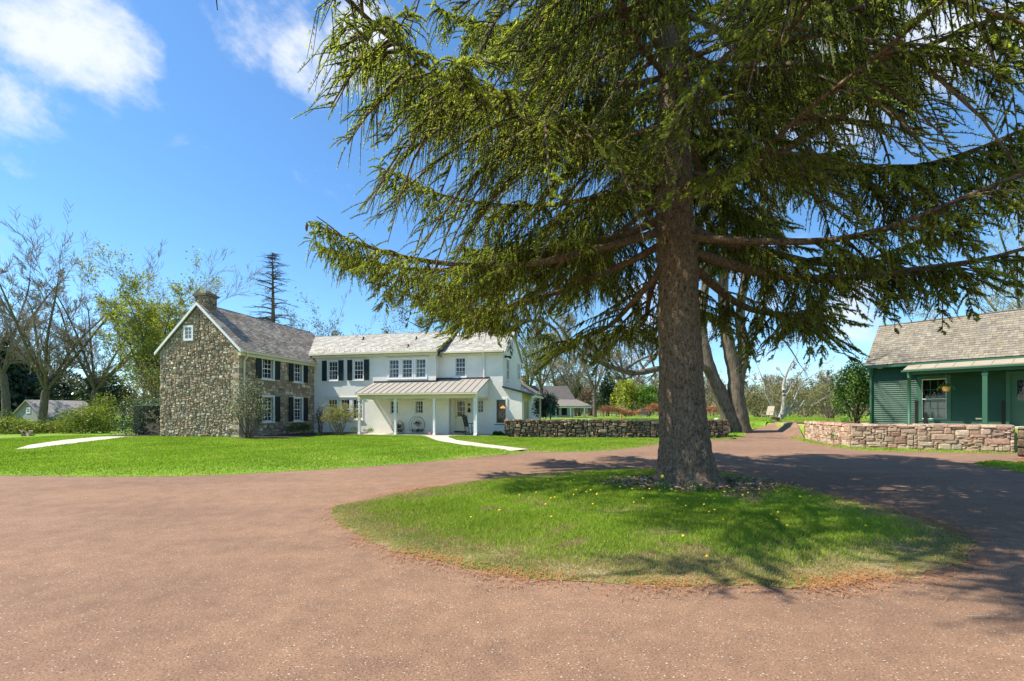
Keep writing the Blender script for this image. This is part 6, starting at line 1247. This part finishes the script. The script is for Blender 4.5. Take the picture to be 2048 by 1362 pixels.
def lawn_chair():
    p = at(1535, 845, 32.5); t = thing('patio_chair', 'tan sling patio chair on the grass beyond the wall gap', 'chair', (p.x, 32.5, Hs(p.x, 32.5)+.03), R(-62)); fr = mat('chair_frame', base=(.30, .27, .24), rough=.5); sl = mat('tan_sling', base=(.36, .31, .24), rough=.8, noise=(20, .15))
    for sx in (-1, 1):
        for y0, y1 in ((-.28, -.25), (.3, .22)): m = MB(); m.tube([(sx*.29, y0, 0), (sx*.29, y1, .42)], .016, 6); m.build('leg', fr, t)
        m = MB(); m.tube([(sx*.30, -.28, .40), (sx*.31, -.27, .62), (sx*.31, .25, .64)], .017, 6); m.build('armrest', fr, t)
    m = MB(); m.hexa([(-.27, -.28, .40), (.27, -.28, .40), (.27, .22, .36), (-.27, .22, .36), (-.27, -.28, .42), (.27, -.28, .42), (.27, .22, .38), (-.27, .22, .38)]); m.build('seat', sl, t)
    m = MB(); m.hexa([(-.27, .20, .38), (.27, .20, .38), (.27, .23, .38), (-.27, .23, .38), (-.25, .45, 1.05), (.25, .45, 1.05), (.25, .48, 1.05), (-.25, .48, 1.05)]); m.build('backrest', sl, t)
lawn_chair()
def field_chair():
    p = at(1291, 832, 40); t = thing('metal_chair', 'grey slat-back chair in the field just left of the spruce trunk', 'chair', (p.x, 40, .86), R(10)); fr = mat('grey_metal', base=(.16, .16, .17), rough=.6); 
    for sx in (-1, 1):
        for y in (-.25, .25): m = MB(); m.tube([(sx*.26, y, -.05), (sx*.26, y, .42)], .016, 6); m.build('leg', fr, t)
    m = MB(); m.box(-.28, .28, -.28, .28, .42, .45); m.build('seat', fr, t); m = MB()
    for i in range(9): m.box(-.28+i*.065, -.25+i*.065, .26, .28, .45, .95)
    m.box(-.29, .29, .255, .285, .95, 1.0); m.build('backrest', fr, t)
field_chair()
def planter():
    p = at(1551, 846, 32); t = thing('barrel_planter', 'low brown round planter at the foot of the dead tree', 'planter', (p.x, 32, Hs(p.x, 32)+.02)); m = MB(); m.tube([(0, 0, 0), (0, 0, .12), (0, 0, .26)], [.20, .26, .27], 16, (.17, .09, .07)); m.build('tub', M['tinted'], t, True); m = MB(); m.tube([(0, 0, .17), (0, 0, .20)], .272, 16, (.06, .05, .05)); m.build('hoop', M['tinted'], t)
planter()
def cone_marker():
    p = at(1242, 832, 50); t = thing('garden_marker', 'small orange terracotta figure post in the field before the vines', 'ornament', (p.x, 50, .86)); m = MB(); m.tube([(0, 0, 0), (0, 0, .1), (0, 0, .35), (0, 0, .5), (0, 0, .6)], [.16, .12, .08, .09, .03], 10, (.50, .16, .05)); m.build('body', M['tinted'], t, True)
cone_marker()
def rock():
    for i, (px, py, Y, s, lb) in enumerate([(1434, 833, 30, .34, 'white lumpy stone lying behind the wall end near the twin trunks'), (1330, 833, 31, .4, 'pale rock pile just left of the spruce trunk behind the wall')]):
        p = at(px, py, Y); t = thing('garden_rock', lb, 'rock', (p.x, Y, Hs(p.x, Y))); rng = random.Random(i); m = MB()
        for k in range(4): m.ball((rng.uniform(-.3, .3), rng.uniform(-.1, .1), .22+rng.uniform(0, .3)), s*rng.uniform(.4, .7), 7, (.5, .49, .46), .7)
        m.build('stone', M['stone'], t)
rock()
def log_pile():
    x, y = gp(52, 878); t = thing('tree_stump', 'small weathered stump with split wood at the left lawn edge', 'stump', (x, y, .12)); rng = random.Random(3); m = MB()
    for k in range(9): a = rng.uniform(-.5, .5); m.tube([(rng.uniform(-.5, .5), rng.uniform(-.1, .1), .02), (rng.uniform(-.5, .5), rng.uniform(-.1, .1), rng.uniform(.15, .4))], rng.uniform(.03, .08), 7, rng.choice([(.30, .2, .13), (.22, .12, .08), (.4, .3, .2)]))
    m.build('wood', M['tinted'], t)
log_pile()
